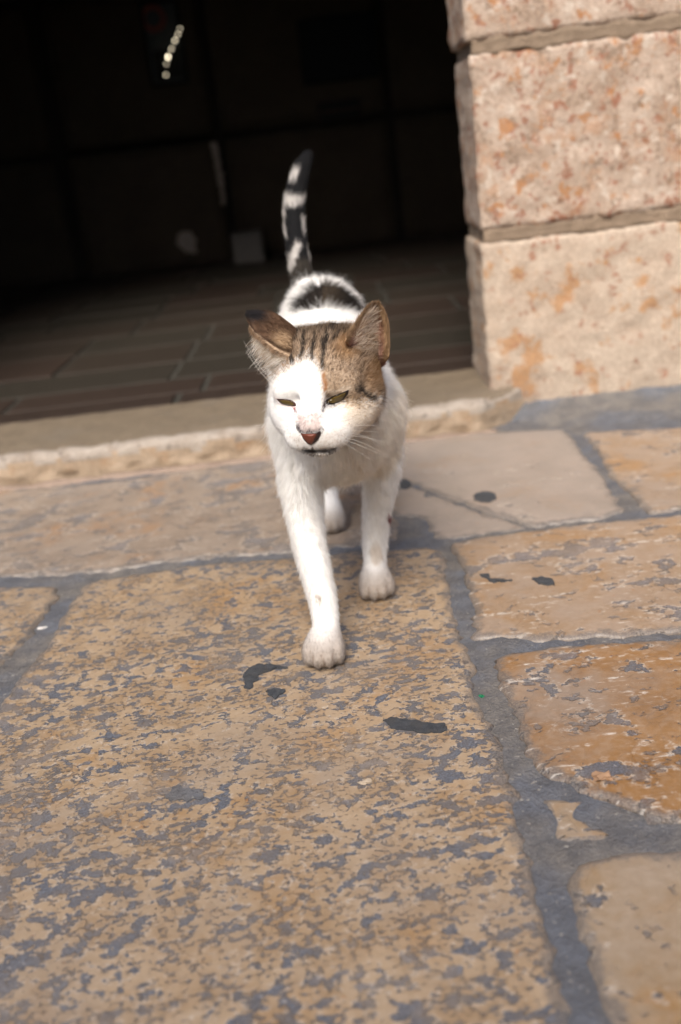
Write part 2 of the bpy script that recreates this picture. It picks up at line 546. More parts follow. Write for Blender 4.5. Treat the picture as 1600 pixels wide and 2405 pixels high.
for k, (y0, y1) in enumerate(((1.13, 1.40), (0.82, 1.13), (0.50, 0.82), (0.18, 0.50))):
    course(y0, y1, -2.6, -0.60 if k < 1 else (-0.50 if k < 2 else -0.36), 0.42, 20 + k)
    course(y0, y1, 0.78 if k == 0 else 0.66, 2.8, 0.42, 40 + k)
for k, (y0, y1) in enumerate(((-0.18, 0.08), (-0.52, -0.18), (-0.90, -0.52), (-1.3, -0.90))):
    course(y0, y1, -2.6, 2.8, 0.45, 60 + k)


def spot_patch(cx, cy, rx, ry, mat, name='mortar_patch', poly=None, z=0.0011, seed=0, parent=None):
    """a thin patch with a ragged outline lying on a stone"""
    if poly is None:
        poly = [(cx + rx * math.cos(a), cy + ry * math.sin(a)) for a in np.linspace(0, 2 * math.pi, 14, endpoint=False)]
    p = smooth_closed(resample(gp(poly), 0.0022), 1)
    d = inset_dirs(p)
    j = np.array([noise.fractal(Vector((q[0] * 160, q[1] * 160, seed)), 0.7, 2.0, 3) for q in p])
    o_ = p - d * j[:, None] * 0.0026
    n = len(p)
    verts = np.concatenate([np.c_[o_, np.full(n, z - 0.003)], np.c_[o_ + d * 0.0005, np.full(n, z)]])
    faces = [(i, (i + 1) % n, n + (i + 1) % n, n + i) for i in range(n)]
    faces += [tuple(n + i for i in t) for t in tessellate_polygon([[Vector((q[0], q[1], 0)) for q in o_]])]
    ob = mesh_obj(name, verts, faces, mat, parent or ground, smooth=False)
    bm = bmesh.new()
    bm.from_mesh(ob.data)
    bmesh.ops.recalc_face_normals(bm, faces=bm.faces)
    bm.faces.ensure_lookup_table()
    if max(bm.faces, key=lambda f: f.calc_area()).normal.z < 0:
        bmesh.ops.reverse_faces(bm, faces=bm.faces)
    bm.to_mesh(ob.data)
    bm.free()
    return ob


spot_patch(0, 0, 0, 0, MAT['dark_patch'], seed=1, poly=[(571, 1590), (582, 1570), (610, 1561), (645, 1562), (676, 1570), (640, 1574), (614, 1584), (602, 1604), (588, 1622), (574, 1618)])
spot_patch(0, 0, 0, 0, MAT['dark_patch'], seed=2, poly=[(622, 1622), (650, 1620), (676, 1618), (662, 1634), (648, 1645), (630, 1636)])
spot_patch(0, 0, 0, 0, MAT['dark_patch'], seed=3, poly=[(900, 1690), (920, 1684), (960, 1692), (1010, 1700), (1046, 1698), (1053, 1712), (1040, 1724), (1000, 1724), (950, 1718), (912, 1712)])
spot_patch(1140, 1169, 28, 14, MAT['dark_patch'], seed=4)
spot_patch(950, 1137, 16, 11, MAT['dark_patch'], seed=5)
spot_patch(0, 0, 0, 0, MAT['dark_patch'], seed=7, poly=[(1245, 1362), (1275, 1356), (1300, 1366), (1306, 1380), (1270, 1376)], z=0.0022)
spot_patch(0, 0, 0, 0, MAT['dark_patch'], seed=8, poly=[(1123, 1352), (1150, 1350), (1152, 1362), (1205, 1366), (1160, 1372)], z=0.0022)
spot_patch(0, 0, 0, 0, MAT['mortar'], seed=9, poly=[(387, 1868), (420, 1846), (480, 1860), (486, 1876), (440, 1884), (392, 1880)])


# ------------------------------------------------------------------ masonry


def block(name, lo, hi, mat, parent, cell=0.02, amp=0.003, rad=0.006, seed=0, fq=22.0, skip_noise=False):
    """a hewn stone: subdivided box with rounded arrises and an uneven face"""
    lo, hi = np.array(lo, float), np.array(hi, float)
    n = np.maximum(1, np.ceil((hi - lo) / cell).astype(int))
    idx, verts, faces = {}, [], []

    def vid(i, j, k):
        key = (i, j, k)
        if key not in idx:
            idx[key] = len(verts)
            verts.append(lo + (hi - lo) * np.array(key) / n)
        return idx[key]
    for i in range(n[0]):
        for j in range(n[1]):
            faces.append((vid(i, j, 0), vid(i, j + 1, 0), vid(i + 1, j + 1, 0), vid(i + 1, j, 0)))
            faces.append((vid(i, j, n[2]), vid(i + 1, j, n[2]), vid(i + 1, j + 1, n[2]), vid(i, j + 1, n[2])))
    for i in range(n[0]):
        for k in range(n[2]):
            faces.append((vid(i, 0, k), vid(i + 1, 0, k), vid(i + 1, 0, k + 1), vid(i, 0, k + 1)))
            faces.append((vid(i, n[1], k), vid(i, n[1], k + 1), vid(i + 1, n[1], k + 1), vid(i + 1, n[1], k)))
    for j in range(n[1]):
        for k in range(n[2]):
            faces.append((vid(0, j, k), vid(0, j, k + 1), vid(0, j + 1, k + 1), vid(0, j + 1, k)))
            faces.append((vid(n[0], j, k), vid(n[0], j + 1, k), vid(n[0], j + 1, k + 1), vid(n[0], j, k + 1)))
    v = np.array(verts)
    core = np.clip(v, lo + rad, hi - rad)
    dv = v - core
    ln = np.linalg.norm(dv, axis=1)
    m = ln > 1e-9
    nr = np.zeros_like(v)
    nr[m] = dv[m] / ln[m][:, None]
    v[m] = core[m] + nr[m] * rad
    if not skip_noise:
        s = np.array([noise.fractal(Vector((q[0] * fq + seed * 3.7, q[1] * fq, q[2] * fq)), 0.75, 2.0, 5) for q in v])
        v += nr * (s * amp)[:, None]
    return mesh_obj(name, v, faces, mat, parent)


DX, DY, REV = 0.214, 1.425, 0.155         # door edge, facade plane, depth of the reveal
DL, DTOP = -0.86, 1.54
fac = empty('facade_wall', (1.2, DY + 0.1, 0))
tag(fac, 'rough pinkish limestone block wall framing the dark doorway', 'wall')
joints = [(0.0, 0.252), (0.268, 0.493), (0.509, 0.76), (0.774, 1.02), (1.034, 1.28), (1.294, 1.54), (1.554, 1.76), (1.774, 1.98), (1.994, 2.22), (2.234, 2.48)]
for k, (z0, z1) in enumerate(joints):
    seen = k < 3
    # right of the door
    xr = DX + (0.002 if k == 1 else (-0.003 if k == 2 else 0.0)) if k < 6 else DL - 0.5
    first = xr + (0.46 if k % 2 == 0 else 0.55)
    block('stone_block', (xr, DY, z0 - (0.02 if k == 0 else 0)), (first, DY + REV, z1), MAT['ashlar_low' if k == 0 else 'ashlar'], fac,
          cell=0.0085 if seen else 0.06, amp=0.0034 if seen else 0.004, rad=0.0035, seed=k, fq=46.0)
    x = first + 0.016
    i = 0
    while x < 2.9:
        xe = x + 0.40 + 0.1 * ((i * 7 + k * 3) % 4)
        block('stone_block', (x, DY - 0.003 * ((i + k) % 3), z0), (xe, DY + REV, z1), MAT['ashlar'], fac, cell=0.03 if seen and i == 0 else 0.08, amp=0.0022, seed=k * 9 + i)
        x = xe + 0.016
        i += 1
    x = DL
    i = 0
    while x > -2.9:
        xe = x - 0.40 - 0.1 * ((i * 5 + k) % 4)
        if not (k >= 6 and i == 0):
            block('stone_block', (xe, DY - 0.003 * ((i + k) % 3), z0), (x, DY + REV, z1), MAT['ashlar'], fac, cell=0.08, amp=0.0022, seed=k * 5 + i + 50)
        x = xe - 0.016
        i += 1


def box(name, lo, hi, mat, parent=None, bevel=0.0):
    bm = bmesh.new()
    bmesh.ops.create_cube(bm, size=1.0)
    lo, hi = Vector(lo), Vector(hi)
    for v in bm.verts:
        v.co = Vector(((lo[i] + hi[i]) / 2 + v.co[i] * (hi[i] - lo[i])) for i in range(3))
    if bevel:
        bmesh.ops.bevel(bm, geom=bm.edges[:], offset=bevel, segments=2, affect='EDGES', profile=0.6)
    return bm_obj(name, bm, mat, parent)


# lime mortar behind the joints, right and left of the opening and over it
box('mortar_core', (DX + 0.0055, DY + 0.0055, -0.02), (3.0, DY + REV - 0.012, 2.47), MAT['lime_joint'], fac)
box('mortar_core', (-3.0, DY + 0.0085, -0.02), (DL - 0.012, DY + REV - 0.012, 2.47), MAT['lime_joint'], fac)
box('mortar_core', (DL - 0.011, DY + 0.0085, 1.56), (DX + 0.011, DY + REV - 0.012, 2.47), MAT['lime_joint'], fac)
# ragged lime pointing in the two open joints and a fillet at the foot


def pointing(z, th, x0, x1, slope, seed):
    vs, fs = [], []
    xs = np.linspace(x0, x1, 120)
    prof = [(-0.5, 0.009), (-0.42, 0.001), (-0.2, 0.0012), (0.0, 0.0018), (0.2, 0.001), (0.42, 0.001), (0.5, 0.009)]
    for x in xs:
        w = th * (1 + 0.5 * noise.fractal(Vector((x * 30, seed, 0)), 0.7, 2, 4))
        o = 0.003 * noise.noise(Vector((x * 24, seed, 4)))
        for a, dy in prof:
            vs.append((x, DY + dy + 0.0022 * noise.fractal(Vector((x * 60, a * 5, seed)), 0.6, 2, 4), z + slope * (x - x0) + o + a * w))
    n = len(prof)
    for i in range(len(xs) - 1):
        for j in range(n - 1):
            fs.append((i * n + j, (i + 1) * n + j, (i + 1) * n + j + 1, i * n + j + 1))
    return mesh_obj('joint_pointing', vs, fs, MAT['lime_joint'], fac)


pointing(0.260, 0.0225, DX + 0.006, 0.72, 0.0, 1)
pointing(0.501, 0.0225, DX + 0.006, 0.72, 0.0, 2)
# mortar fillet along the foot of the wall
vs, fs = [], []
xs = np.linspace(0.235, 1.6, 90)
prof = [(-0.10, -0.006), (-0.07, 0.001), (-0.035, 0.006), (-0.012, 0.012), (0.014, 0.026)]
for x in xs:
    e = min(1.0, max(0.12, (x - 0.22) / 0.10))
    for dy, z in prof:
        vs.append((x, DY + dy * e + 0.004 * noise.noise(Vector((x * 20, dy * 30, 0))), z + 0.003 * noise.noise(Vector((x * 26, dy * 40, 5)))))
n = len(prof)
for i in range(len(xs) - 1):
    for j in range(n - 1):
        fs.append((i * n + j, (i + 1) * n + j, (i + 1) * n + j + 1, i * n + j + 1))
mesh_obj('mortar_fillet', vs, fs, MAT['mortar'], fac)

# ------------------------------------------------------------------ threshold
TZ = 0.046
th = block('doorstep', (DL + 0.02, 1.368, -0.02), (0.262, 1.578, TZ), MAT['threshold'], None, cell=0.008, amp=0.0042, rad=0.008, seed=77, fq=38.0)
v = np.array([p.co[:] for p in th.data.vertices])
v[:, 2] = np.where((v[:, 2] > TZ - 0.008) & (v[:, 1] > 1.39), TZ - 0.0015 + (v[:, 2] - TZ) * 0.25, v[:, 2])
v[:, 2] -= np.where(v[:, 2] > 0.01, 0.006 * np.clip((1.44 - v[:, 1]) / 0.07, 0, 1) ** 2, 0)
# the corner in front of the pillar is worn away
cut = np.clip((v[:, 0] - 0.19) / 0.07, 0, 1)
v[:, 1] = np.where(v[:, 1] < 1.43, v[:, 1] + cut * (1.43 - v[:, 1]) * 0.9, v[:, 1])
th.data.vertices.foreach_set('co', v.ravel())
th.data.update()
th.data.materials.append(MAT['threshold_top'])
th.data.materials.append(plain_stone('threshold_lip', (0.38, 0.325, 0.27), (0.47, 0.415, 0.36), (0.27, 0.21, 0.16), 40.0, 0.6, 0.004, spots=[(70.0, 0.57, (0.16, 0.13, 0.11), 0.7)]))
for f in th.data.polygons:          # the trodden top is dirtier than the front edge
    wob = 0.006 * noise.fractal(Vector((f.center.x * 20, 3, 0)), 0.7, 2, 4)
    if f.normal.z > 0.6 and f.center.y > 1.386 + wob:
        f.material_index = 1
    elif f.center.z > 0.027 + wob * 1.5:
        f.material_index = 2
tag(th, 'low worn cream stone doorstep across the dark doorway', 'doorstep')
# thin pinkish footing course between the doorstep and the paving
foot = block('doorstep_footing', (DL + 0.02, 1.350, -0.02), (0.21, 1.3675, 0.002), MAT['footing'], None, cell=0.012, amp=0.004, rad=0.004, seed=31)
foot.parent = th

# ------------------------------------------------------------------ interior
RX0, RX1, RY1, RTOP = -1.75, 1.05, 3.92, 2.45
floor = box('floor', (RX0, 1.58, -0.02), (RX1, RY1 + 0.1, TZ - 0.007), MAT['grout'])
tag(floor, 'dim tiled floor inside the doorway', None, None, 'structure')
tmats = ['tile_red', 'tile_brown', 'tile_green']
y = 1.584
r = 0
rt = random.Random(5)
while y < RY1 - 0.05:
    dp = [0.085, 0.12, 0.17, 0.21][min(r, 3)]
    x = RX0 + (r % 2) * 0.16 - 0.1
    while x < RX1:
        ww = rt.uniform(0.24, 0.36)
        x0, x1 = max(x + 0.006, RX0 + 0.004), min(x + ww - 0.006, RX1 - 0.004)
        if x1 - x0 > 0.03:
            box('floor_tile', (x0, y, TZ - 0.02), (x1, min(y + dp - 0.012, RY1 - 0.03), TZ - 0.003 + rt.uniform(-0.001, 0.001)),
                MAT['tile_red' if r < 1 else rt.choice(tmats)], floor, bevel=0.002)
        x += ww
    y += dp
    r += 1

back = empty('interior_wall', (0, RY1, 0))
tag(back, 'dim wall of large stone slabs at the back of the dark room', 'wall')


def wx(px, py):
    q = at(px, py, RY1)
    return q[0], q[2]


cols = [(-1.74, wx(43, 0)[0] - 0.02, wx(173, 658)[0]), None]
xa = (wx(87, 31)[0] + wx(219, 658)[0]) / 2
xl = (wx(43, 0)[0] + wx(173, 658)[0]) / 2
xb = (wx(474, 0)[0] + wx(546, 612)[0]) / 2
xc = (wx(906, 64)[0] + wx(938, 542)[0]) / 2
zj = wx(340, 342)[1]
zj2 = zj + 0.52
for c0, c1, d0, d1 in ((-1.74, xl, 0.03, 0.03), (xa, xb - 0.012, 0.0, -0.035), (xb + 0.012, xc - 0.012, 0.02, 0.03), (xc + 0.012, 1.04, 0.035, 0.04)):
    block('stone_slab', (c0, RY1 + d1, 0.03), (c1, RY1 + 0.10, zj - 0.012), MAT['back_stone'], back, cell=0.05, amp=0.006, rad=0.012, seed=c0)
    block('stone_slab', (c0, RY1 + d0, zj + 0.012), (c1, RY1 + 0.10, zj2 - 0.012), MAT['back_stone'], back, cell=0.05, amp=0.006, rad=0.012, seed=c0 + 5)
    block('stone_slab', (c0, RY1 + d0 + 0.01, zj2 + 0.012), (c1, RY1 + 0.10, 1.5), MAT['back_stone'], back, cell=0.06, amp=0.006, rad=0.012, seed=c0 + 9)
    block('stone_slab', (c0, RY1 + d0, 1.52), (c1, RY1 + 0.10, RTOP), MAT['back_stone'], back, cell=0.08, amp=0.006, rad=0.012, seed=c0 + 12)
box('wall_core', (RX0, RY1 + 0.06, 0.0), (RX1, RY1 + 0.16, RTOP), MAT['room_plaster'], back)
MAT['light_patch'] = plain_stone('light_patch', (0.42, 0.36, 0.30), (0.5, 0.44, 0.38), None, 40.0, 0.9, 0.003)  # pale colour standing in for light on the back wall


def wall_light_patch(pts, seed):  # thin pale patch in the shape of a light spot on the wall
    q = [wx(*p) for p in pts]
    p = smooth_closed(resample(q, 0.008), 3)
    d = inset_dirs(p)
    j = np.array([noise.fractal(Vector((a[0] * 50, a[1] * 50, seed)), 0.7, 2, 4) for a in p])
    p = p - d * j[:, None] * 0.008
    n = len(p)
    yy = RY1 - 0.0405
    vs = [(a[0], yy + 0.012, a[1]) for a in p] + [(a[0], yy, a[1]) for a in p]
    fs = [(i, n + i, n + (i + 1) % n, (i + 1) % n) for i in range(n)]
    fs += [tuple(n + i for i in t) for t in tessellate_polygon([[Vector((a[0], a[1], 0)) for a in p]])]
    return mesh_obj('painted_light_patch', vs, fs, MAT['light_patch'], back, smooth=False)


wall_light_patch([(418, 545), (450, 538), (464, 565), (466, 592), (440, 590), (420, 575)], 3)
wall_light_patch([(497, 335), (512, 332), (522, 390), (534, 470), (526, 490), (516, 430), (506, 380)], 4)  # slab edge catching light, drawn as a pale strip

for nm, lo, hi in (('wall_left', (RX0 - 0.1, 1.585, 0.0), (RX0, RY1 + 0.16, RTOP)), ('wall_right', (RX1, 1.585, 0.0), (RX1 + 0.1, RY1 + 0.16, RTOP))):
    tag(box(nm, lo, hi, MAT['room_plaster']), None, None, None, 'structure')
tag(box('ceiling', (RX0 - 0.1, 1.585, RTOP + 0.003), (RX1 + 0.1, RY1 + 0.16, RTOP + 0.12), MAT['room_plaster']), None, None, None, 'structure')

# things on the back wall
MAT['frame_dark'] = simple('frame_dark', (0.008, 0.009, 0.009), 0.6, 0.15)
MAT['panel_teal'] = simple('panel_teal', (0.03, 0.038, 0.038), 0.4, 0.3)
MAT['paint_red'] = simple('paint_red', (0.16, 0.03, 0.02), 0.5)
MAT['plaque'] = simple('plaque', (0.006, 0.007, 0.008), 0.6, 0.15)
MAT['sign_brown'] = simple('sign_brown', (0.035, 0.023, 0.016), 0.7, 0.2)
MAT['box_grey'] = simple('box_grey', (0.13, 0.12, 0.11), 0.7)
MAT['wire'] = simple('wire', (0.02, 0.02, 0.02), 0.5)
x0, z1 = wx(335, 15)
x1, z0 = wx(438, 188)
picture = empty('wall_picture', ((x0 + x1) / 2, RY1, z0))
tag(picture, 'dark framed picture with a red ring hanging on the back wall', 'picture')
yw = RY1 - 0.001
box('backing', (x0, yw - 0.016, z0), (x1, yw - 0.001, z1), MAT['panel_teal'], picture, 0.002)
for lo, hi in (((x0 - 0.012, z0 - 0.012), (x1 + 0.012, z0)), ((x0 - 0.012, z1), (x1 + 0.012, z1 + 0.012)), ((x0 - 0.012, z0 + 0.0005), (x0 - 0.0005, z1 - 0.0005)), ((x1 + 0.0005, z0 + 0.0005), (x1 + 0.012, z1 - 0.0005))):
    box('frame_bar', (lo[0], yw - 0.024, lo[1]), (hi[0], yw - 0.002, hi[1]), MAT['frame_dark'], picture, 0.002)
zl = z0 + (z1 - z0) * 0.42
box('lower_panel', (x0 + 0.012, yw - 0.019, z0 + 0.008), (x1 - 0.004, yw - 0.0155, zl), MAT['frame_dark'], picture)
bm = bmesh.new()
cx, cz = wx(362, 45)
for i in range(24):
    a = 2 * math.pi * i / 24
    for rr_, yy in ((0.028, 0.0165), (0.045, 0.0165), (0.045, 0.022), (0.028, 0.022)):
        bm.verts.new((cx + rr_ * math.cos(a), yw - yy, cz + rr_ * math.sin(a)))
bm.verts.ensure_lookup_table()
for i in range(24):
    for k in range(4):
        a, b = i * 4, ((i + 1) % 24) * 4
        bm.faces.new([bm.verts[j] for j in (a + k, b + k, b + (k + 1) % 4, a + (k + 1) % 4)])
bmesh.ops.recalc_face_normals(bm, faces=bm.faces)
bm_obj('ring', bm, MAT['paint_red'], picture)


def tube(name, pts, rad, mat, parent, seg=6):
    pts = [Vector(p) for p in pts]
    n = len(pts)
    rad = rad if hasattr(rad, '__len__') else [rad] * n
    vs, fs = [], []
    for i, p in enumerate(pts):
        tn = (pts[min(i + 1, n - 1)] - pts[max(i - 1, 0)]).normalized()
        a = tn.orthogonal().normalized()
        b = tn.cross(a)
        for k in range(seg):
            an = 2 * math.pi * k / seg
            vs.append(p + (a * math.cos(an) + b * math.sin(an)) * rad[i])
    for i in range(n - 1):
        for k in range(seg):
            fs.append((i * seg + k, i * seg + (k + 1) % seg, (i + 1) * seg + (k + 1) % seg, (i + 1) * seg + k))
    fs.append(tuple(range(seg))[::-1])
    fs.append(tuple(range((n - 1) * seg, n * seg)))
    return mesh_obj(name, vs, fs, mat, parent)


# glints at the picture, drawn as small glowing beads on an added wire
glints = [(423, 68, 0.22), (418, 81, 0.3), (411, 95, 0.5), (403, 115, 0.35), (395, 134, 1.3), (391, 150, 0.2), (390, 176, 0.3)]
pts = [at(px, py, RY1 - 0.06) for px, py, _ in glints]
string = empty('glint_row', tuple(pts[-1]))
tag(string, 'row of small glowing beads standing in for glints at the framed picture', 'lights')
path = [pts[0] + np.array([0.02, 0.03, 0.03])] + [p + np.array([0.004, 0.006, 0.006]) for p in pts]
tube('wire', path, 0.0012, MAT['wire'], string)
for (px, py, s), p in zip(glints, pts):
    t = NT('glint_glow')
    t.b.inputs['Base Color'].default_value = (0.9, 0.85, 0.7, 1)
    t.b.inputs['Emission Color'].default_value = (1.0, 0.86, 0.62, 1)
    t.b.inputs['Emission Strength'].default_value = 5.0 * s
    bm = bmesh.new()
    bmesh.ops.create_uvsphere(bm, u_segments=10, v_segments=8, radius=0.0030, matrix=Matrix.Translation(Vector(p)) @ Matrix.Diagonal((1, 1, 1.4, 1)))
    bm_obj('glint', bm, t.m, string, smooth=True)

x0, z1 = wx(703, 55)
x1, z0 = wx(886, 172)
yb = RY1 + 0.016
pl = empty('wall_plaque', ((x0 + x1) / 2, yb, z0))
tag(pl, 'wide dark plaque with a raised rim on the back wall', 'plaque')
box('panel', (x0, yb - 0.014, z0), (x1, yb + 0.004, z1), MAT['plaque'], pl, 0.002)
for lo, hi in (((x0 - 0.01, z0 - 0.01), (x1 + 0.01, z0)), ((x0 - 0.01, z1), (x1 + 0.01, z1 + 0.01)), ((x0 - 0.01, z0 + 0.0005), (x0 - 0.0005, z1 - 0.0005)), ((x1 + 0.0005, z0 + 0.0005), (x1 + 0.01, z1 - 0.0005))):
    box('rim_bar', (lo[0], yb - 0.02, lo[1]), (hi[0], yb + 0.004, hi[1]), MAT['frame_dark'], pl, 0.002)
x0, z1 = wx(742, 240)
x1, z0 = wx(852, 276)
sg = empty('wall_sign', ((x0 + x1) / 2, yb, z0))
tag(sg, 'small brown sign with two dark bands under the wide plaque', 'sign')
box('board', (x0, yb - 0.012, z0), (x1, yb + 0.004, z1), MAT['sign_brown'], sg, 0.002)
for f0, f1 in ((0.08, 0.36), (0.6, 0.88)):
    box('band', (x0 + 0.006, yb - 0.0135, z0 + (z1 - z0) * f0), (x1 - 0.006, yb - 0.0118, z0 + (z1 - z0) * f1), MAT['frame_dark'], sg)
q0, q1 = at(552, 612, 3.72), at(612, 545, 3.72)
bx = empty('floor_box', ((q0[0] + q1[0]) / 2, 3.76, TZ))
tag(bx, 'small pale carton standing on the floor by the back wall', 'carton')
zt = max(q1[2], TZ + 0.10)
box('body', (q0[0], 3.70, TZ - 0.001), (q1[0], 3.82, zt), MAT['box_grey'], bx, 0.003)
box('flap', (q0[0] + 0.002, 3.702, zt + 0.0005), ((q0[0] + q1[0]) / 2 - 0.002, 3.818, zt + 0.004), MAT['box_grey'], bx)
box('flap', ((q0[0] + q1[0]) / 2 + 0.002, 3.702, zt + 0.0005), (q1[0] - 0.002, 3.818, zt + 0.004), MAT['box_grey'], bx)

# crumbs of litter on the paving
MAT['glass_green'] = simple('glass_green', (0.01, 0.16, 0.07), 0.15, 0.6)
MAT['chip_white'] = simple('chip_white', (0.66, 0.63, 0.60), 0.6)


def chip(name, px, py, r, mat, label, cat, seed, z=0.0):
    p = gnd(px, py, z)
    bm = bmesh.new()
    bmesh.ops.create_icosphere(bm, subdivisions=2, radius=1.0)
    for vv in bm.verts:
        k = 1 + 0.9 * noise.noise(vv.co * 1.9 + Vector((seed, 0, 0)))
        vv.co = Vector((vv.co.x * r[0] * k, vv.co.y * r[1] * k, vv.co.z * r[2] * k + r[2] * 0.8))
        vv.co += Vector(p)
    return tag(bm_obj(name, bm, mat), label, cat)


chip('glass_chip', 1131, 1638, (0.0024, 0.0020, 0.0010), MAT['glass_green'], 'tiny green glass chip lying in the mortar joint', 'chip', 3, -0.003)
chip('stone_chip', 100, 1478, (0.0045, 0.0022, 0.0015), MAT['chip_white'], 'white stone chip in the mortar joint between two tan stones', 'chip', 9, -0.004)
chip('stone_chip', 858, 1840, (0.0045, 0.0026, 0.0011), simple('chip_cream', (0.42, 0.34, 0.25), 0.7), 'small cream stone chip lying on the large cream paving stone', 'chip', 15, 0.0)
chip('stone_chip', 1412, 1828, (0.0065, 0.005, 0.002), simple('chip_tan', (0.36, 0.22, 0.13), 0.6), 'rounded tan pebble on the orange paving stone', 'chip', 21, 0.001)

# unseen wall behind the viewer, added to cut low sky light into the doorway
opp = empty('sky_blocker_wall', (0, -1.95, 0))
tag(opp, 'unseen plain stone wall across the alley, added to block low sky light', 'wall')
for k in range(6):
    x = -4.0 + (k % 2) * 0.35
    while x < 4.0:
        block('stone_block', (x, -2.15, k * 0.4), (x + 0.785, -1.95 + 0.006 * ((k * 3 + int(x * 7)) % 3), k * 0.4 + 0.385), MAT['ashlar'], opp, cell=0.2, amp=0.004, seed=k)
        x += 0.8
box('mortar_core', (-4.0, -2.14, 0.0), (4.6, -1.965, 2.38), MAT['lime_joint'], opp)

# ------------------------------------------------------------------ cat
def axis(*segs):
    out = []
    for a, b, s in segs:
        out.append(np.arange(a, b - 1e-9, s))
    return np.concatenate(out + [[segs[-1][1]]]).astype(np.float64)


GX = axis((-0.088, 0.07, 0.0014))
GY = axis((0.655, 0.785, 0.0013), (0.785, 0.89, 0.0017), (0.89, 1.25, 0.003))
GZ = axis((-0.006, 0.04, 0.0013), (0.04, 0.17, 0.0026), (0.17, 0.29, 0.0013), (0.29, 0.43, 0.003))
SD = np.full((len(GX), len(GY), len(GZ)), 0.2, np.float32)


def sub(lo, hi):
    sl = []
    for g, a, b in zip((GX, GY, GZ), lo, hi):
        i0, i1 = np.searchsorted(g, a), np.searchsorted(g, b)
        sl.append(slice(max(0, i0 - 1), min(len(g), i1 + 1)))
    return tuple(sl), (GX[sl[0]][:, None, None], GY[sl[1]][None, :, None], GZ[sl[2]][None, None, :])


def smin(a, b, k):
    h = np.clip(0.5 + 0.5 * (b - a) / k, 0, 1)
    return b * (1 - h) + a * h - k * h * (1 - h)


def merge(d, sl, k):
    SD[sl] = smin(SD[sl], d.astype(np.float32), k)


def cone(a, ra, b, rb, k=0.012):
    """rounded cone between two joints"""
    a, b = np.array(a, float), np.array(b, float)
    m = max(ra, rb) + k + 0.012
    sl, (x, y, z) = sub(np.minimum(a, b) - m, np.maximum(a, b) + m)
    ab = b - a
    t = ((x - a[0]) * ab[0] + (y - a[1]) * ab[1] + (z - a[2]) * ab[2]) / (ab @ ab)
    t = np.clip(t, 0, 1)
    d = np.sqrt((x - a[0] - t * ab[0]) ** 2 + (y - a[1] - t * ab[1]) ** 2 + (z - a[2] - t * ab[2]) ** 2) - (ra + (rb - ra) * t)
    merge(d, sl, k)


def chain(pts, rad, k=0.012):
    """a limb: rounded cones along a smoothed path, joined without bulges at the joints"""
    pts, rad = np.array(pts, float), np.array(rad, float)
    m = max(rad) + k + 0.012
    sl, (x, y, z) = sub(pts.min(0) - m, pts.max(0) + m)
    sx = np.linspace(0, len(pts) - 1, 5 * (len(pts) - 1) + 1)
    pp = np.stack([np.interp(sx, np.arange(len(pts)), pts[:, q]) for q in range(3)], 1)
    rr = np.interp(sx, np.arange(len(pts)), rad)
    for _ in range(3):
        pp[1:-1] = 0.5 * pp[1:-1] + 0.25 * (pp[:-2] + pp[2:])
        rr[1:-1] = 0.5 * rr[1:-1] + 0.25 * (rr[:-2] + rr[2:])
    D = None
    for a, b, ra, rb in zip(pp[:-1], pp[1:], rr[:-1], rr[1:]):
        ab = b - a
        t = np.clip(((x - a[0]) * ab[0] + (y - a[1]) * ab[1] + (z - a[2]) * ab[2]) / (ab @ ab), 0, 1)
        d = (np.sqrt((x - a[0] - t * ab[0]) ** 2 + (y - a[1] - t * ab[1]) ** 2 + (z - a[2] - t * ab[2]) ** 2) - (ra + (rb - ra) * t)).astype(np.float32)
        D = d if D is None else np.minimum(D, d)
    merge(D, sl, k)


def ell(c, r, k=0.012, R=None, carve=False):
    c, r = np.array(c, float), np.array(r, float)
    m = r.max() + k + 0.012
    sl, (x, y, z) = sub(c - m, c + m)
    q = [x - c[0], y - c[1], z - c[2]]
    if R is not None:
        q = [R[i][0] * q[0] + R[i][1] * q[1] + R[i][2] * q[2] for i in range(3)]
    n0 = np.sqrt((q[0] / r[0]) ** 2 + (q[1] / r[1]) ** 2 + (q[2] / r[2]) ** 2)
    n1 = np.sqrt((q[0] / r[0] ** 2) ** 2 + (q[1] / r[1] ** 2) ** 2 + (q[2] / r[2] ** 2) ** 2) + 1e-9
    d = n0 * (n0 - 1) / n1
    if carve:
        SD[sl] = -smin(-SD[sl], d.astype(np.float32), k)
    else:
        merge(d, sl, k)


# head frame: right / forward / up
yaw, tip = math.radians(13), math.radians(6)
hf = np.array([-math.sin(yaw) * math.cos(tip), -math.cos(yaw) * math.cos(tip), -math.sin(tip)])
hr = np.array([math.cos(yaw), -math.sin(yaw), 0.0])
hu = np.cross(hr, -hf) if np.cross(hr, -hf)[2] < 0 else np.cross(hr, -hf)
hu = np.cross(hf, hr)
hu = hu if hu[2] > 0 else -hu
HC = np.array([-0.0115, 0.755, 0.236])
HR = np.array([hr, hf, hu])


def hl(a, b, c):
    """head-local centimetres to world"""
    return HC + (hr * a + hf * b + hu * c) * 0.01


def hell(c, r, k=0.01, carve=False):
    ell(hl(*c), np.array(r) * 0.01, k, HR, carve)


# body
chain([(-0.010, 0.785, 0.222), (-0.009, 0.825, 0.192)], [0.038, 0.046], 0.02)
ell((-0.009, 0.835, 0.186), (0.0475, 0.055, 0.061), 0.02)
chain([(-0.009, 0.86, 0.197), (-0.011, 0.95, 0.197), (-0.013, 1.04, 0.226)], [0.0455, 0.0435, 0.0395], 0.03)
ell((-0.013, 0.975, 0.172), (0.045, 0.08, 0.040), 0.03)
ell(at(758, 738, 1.035), (0.0395, 0.045, 0.036), 0.012)
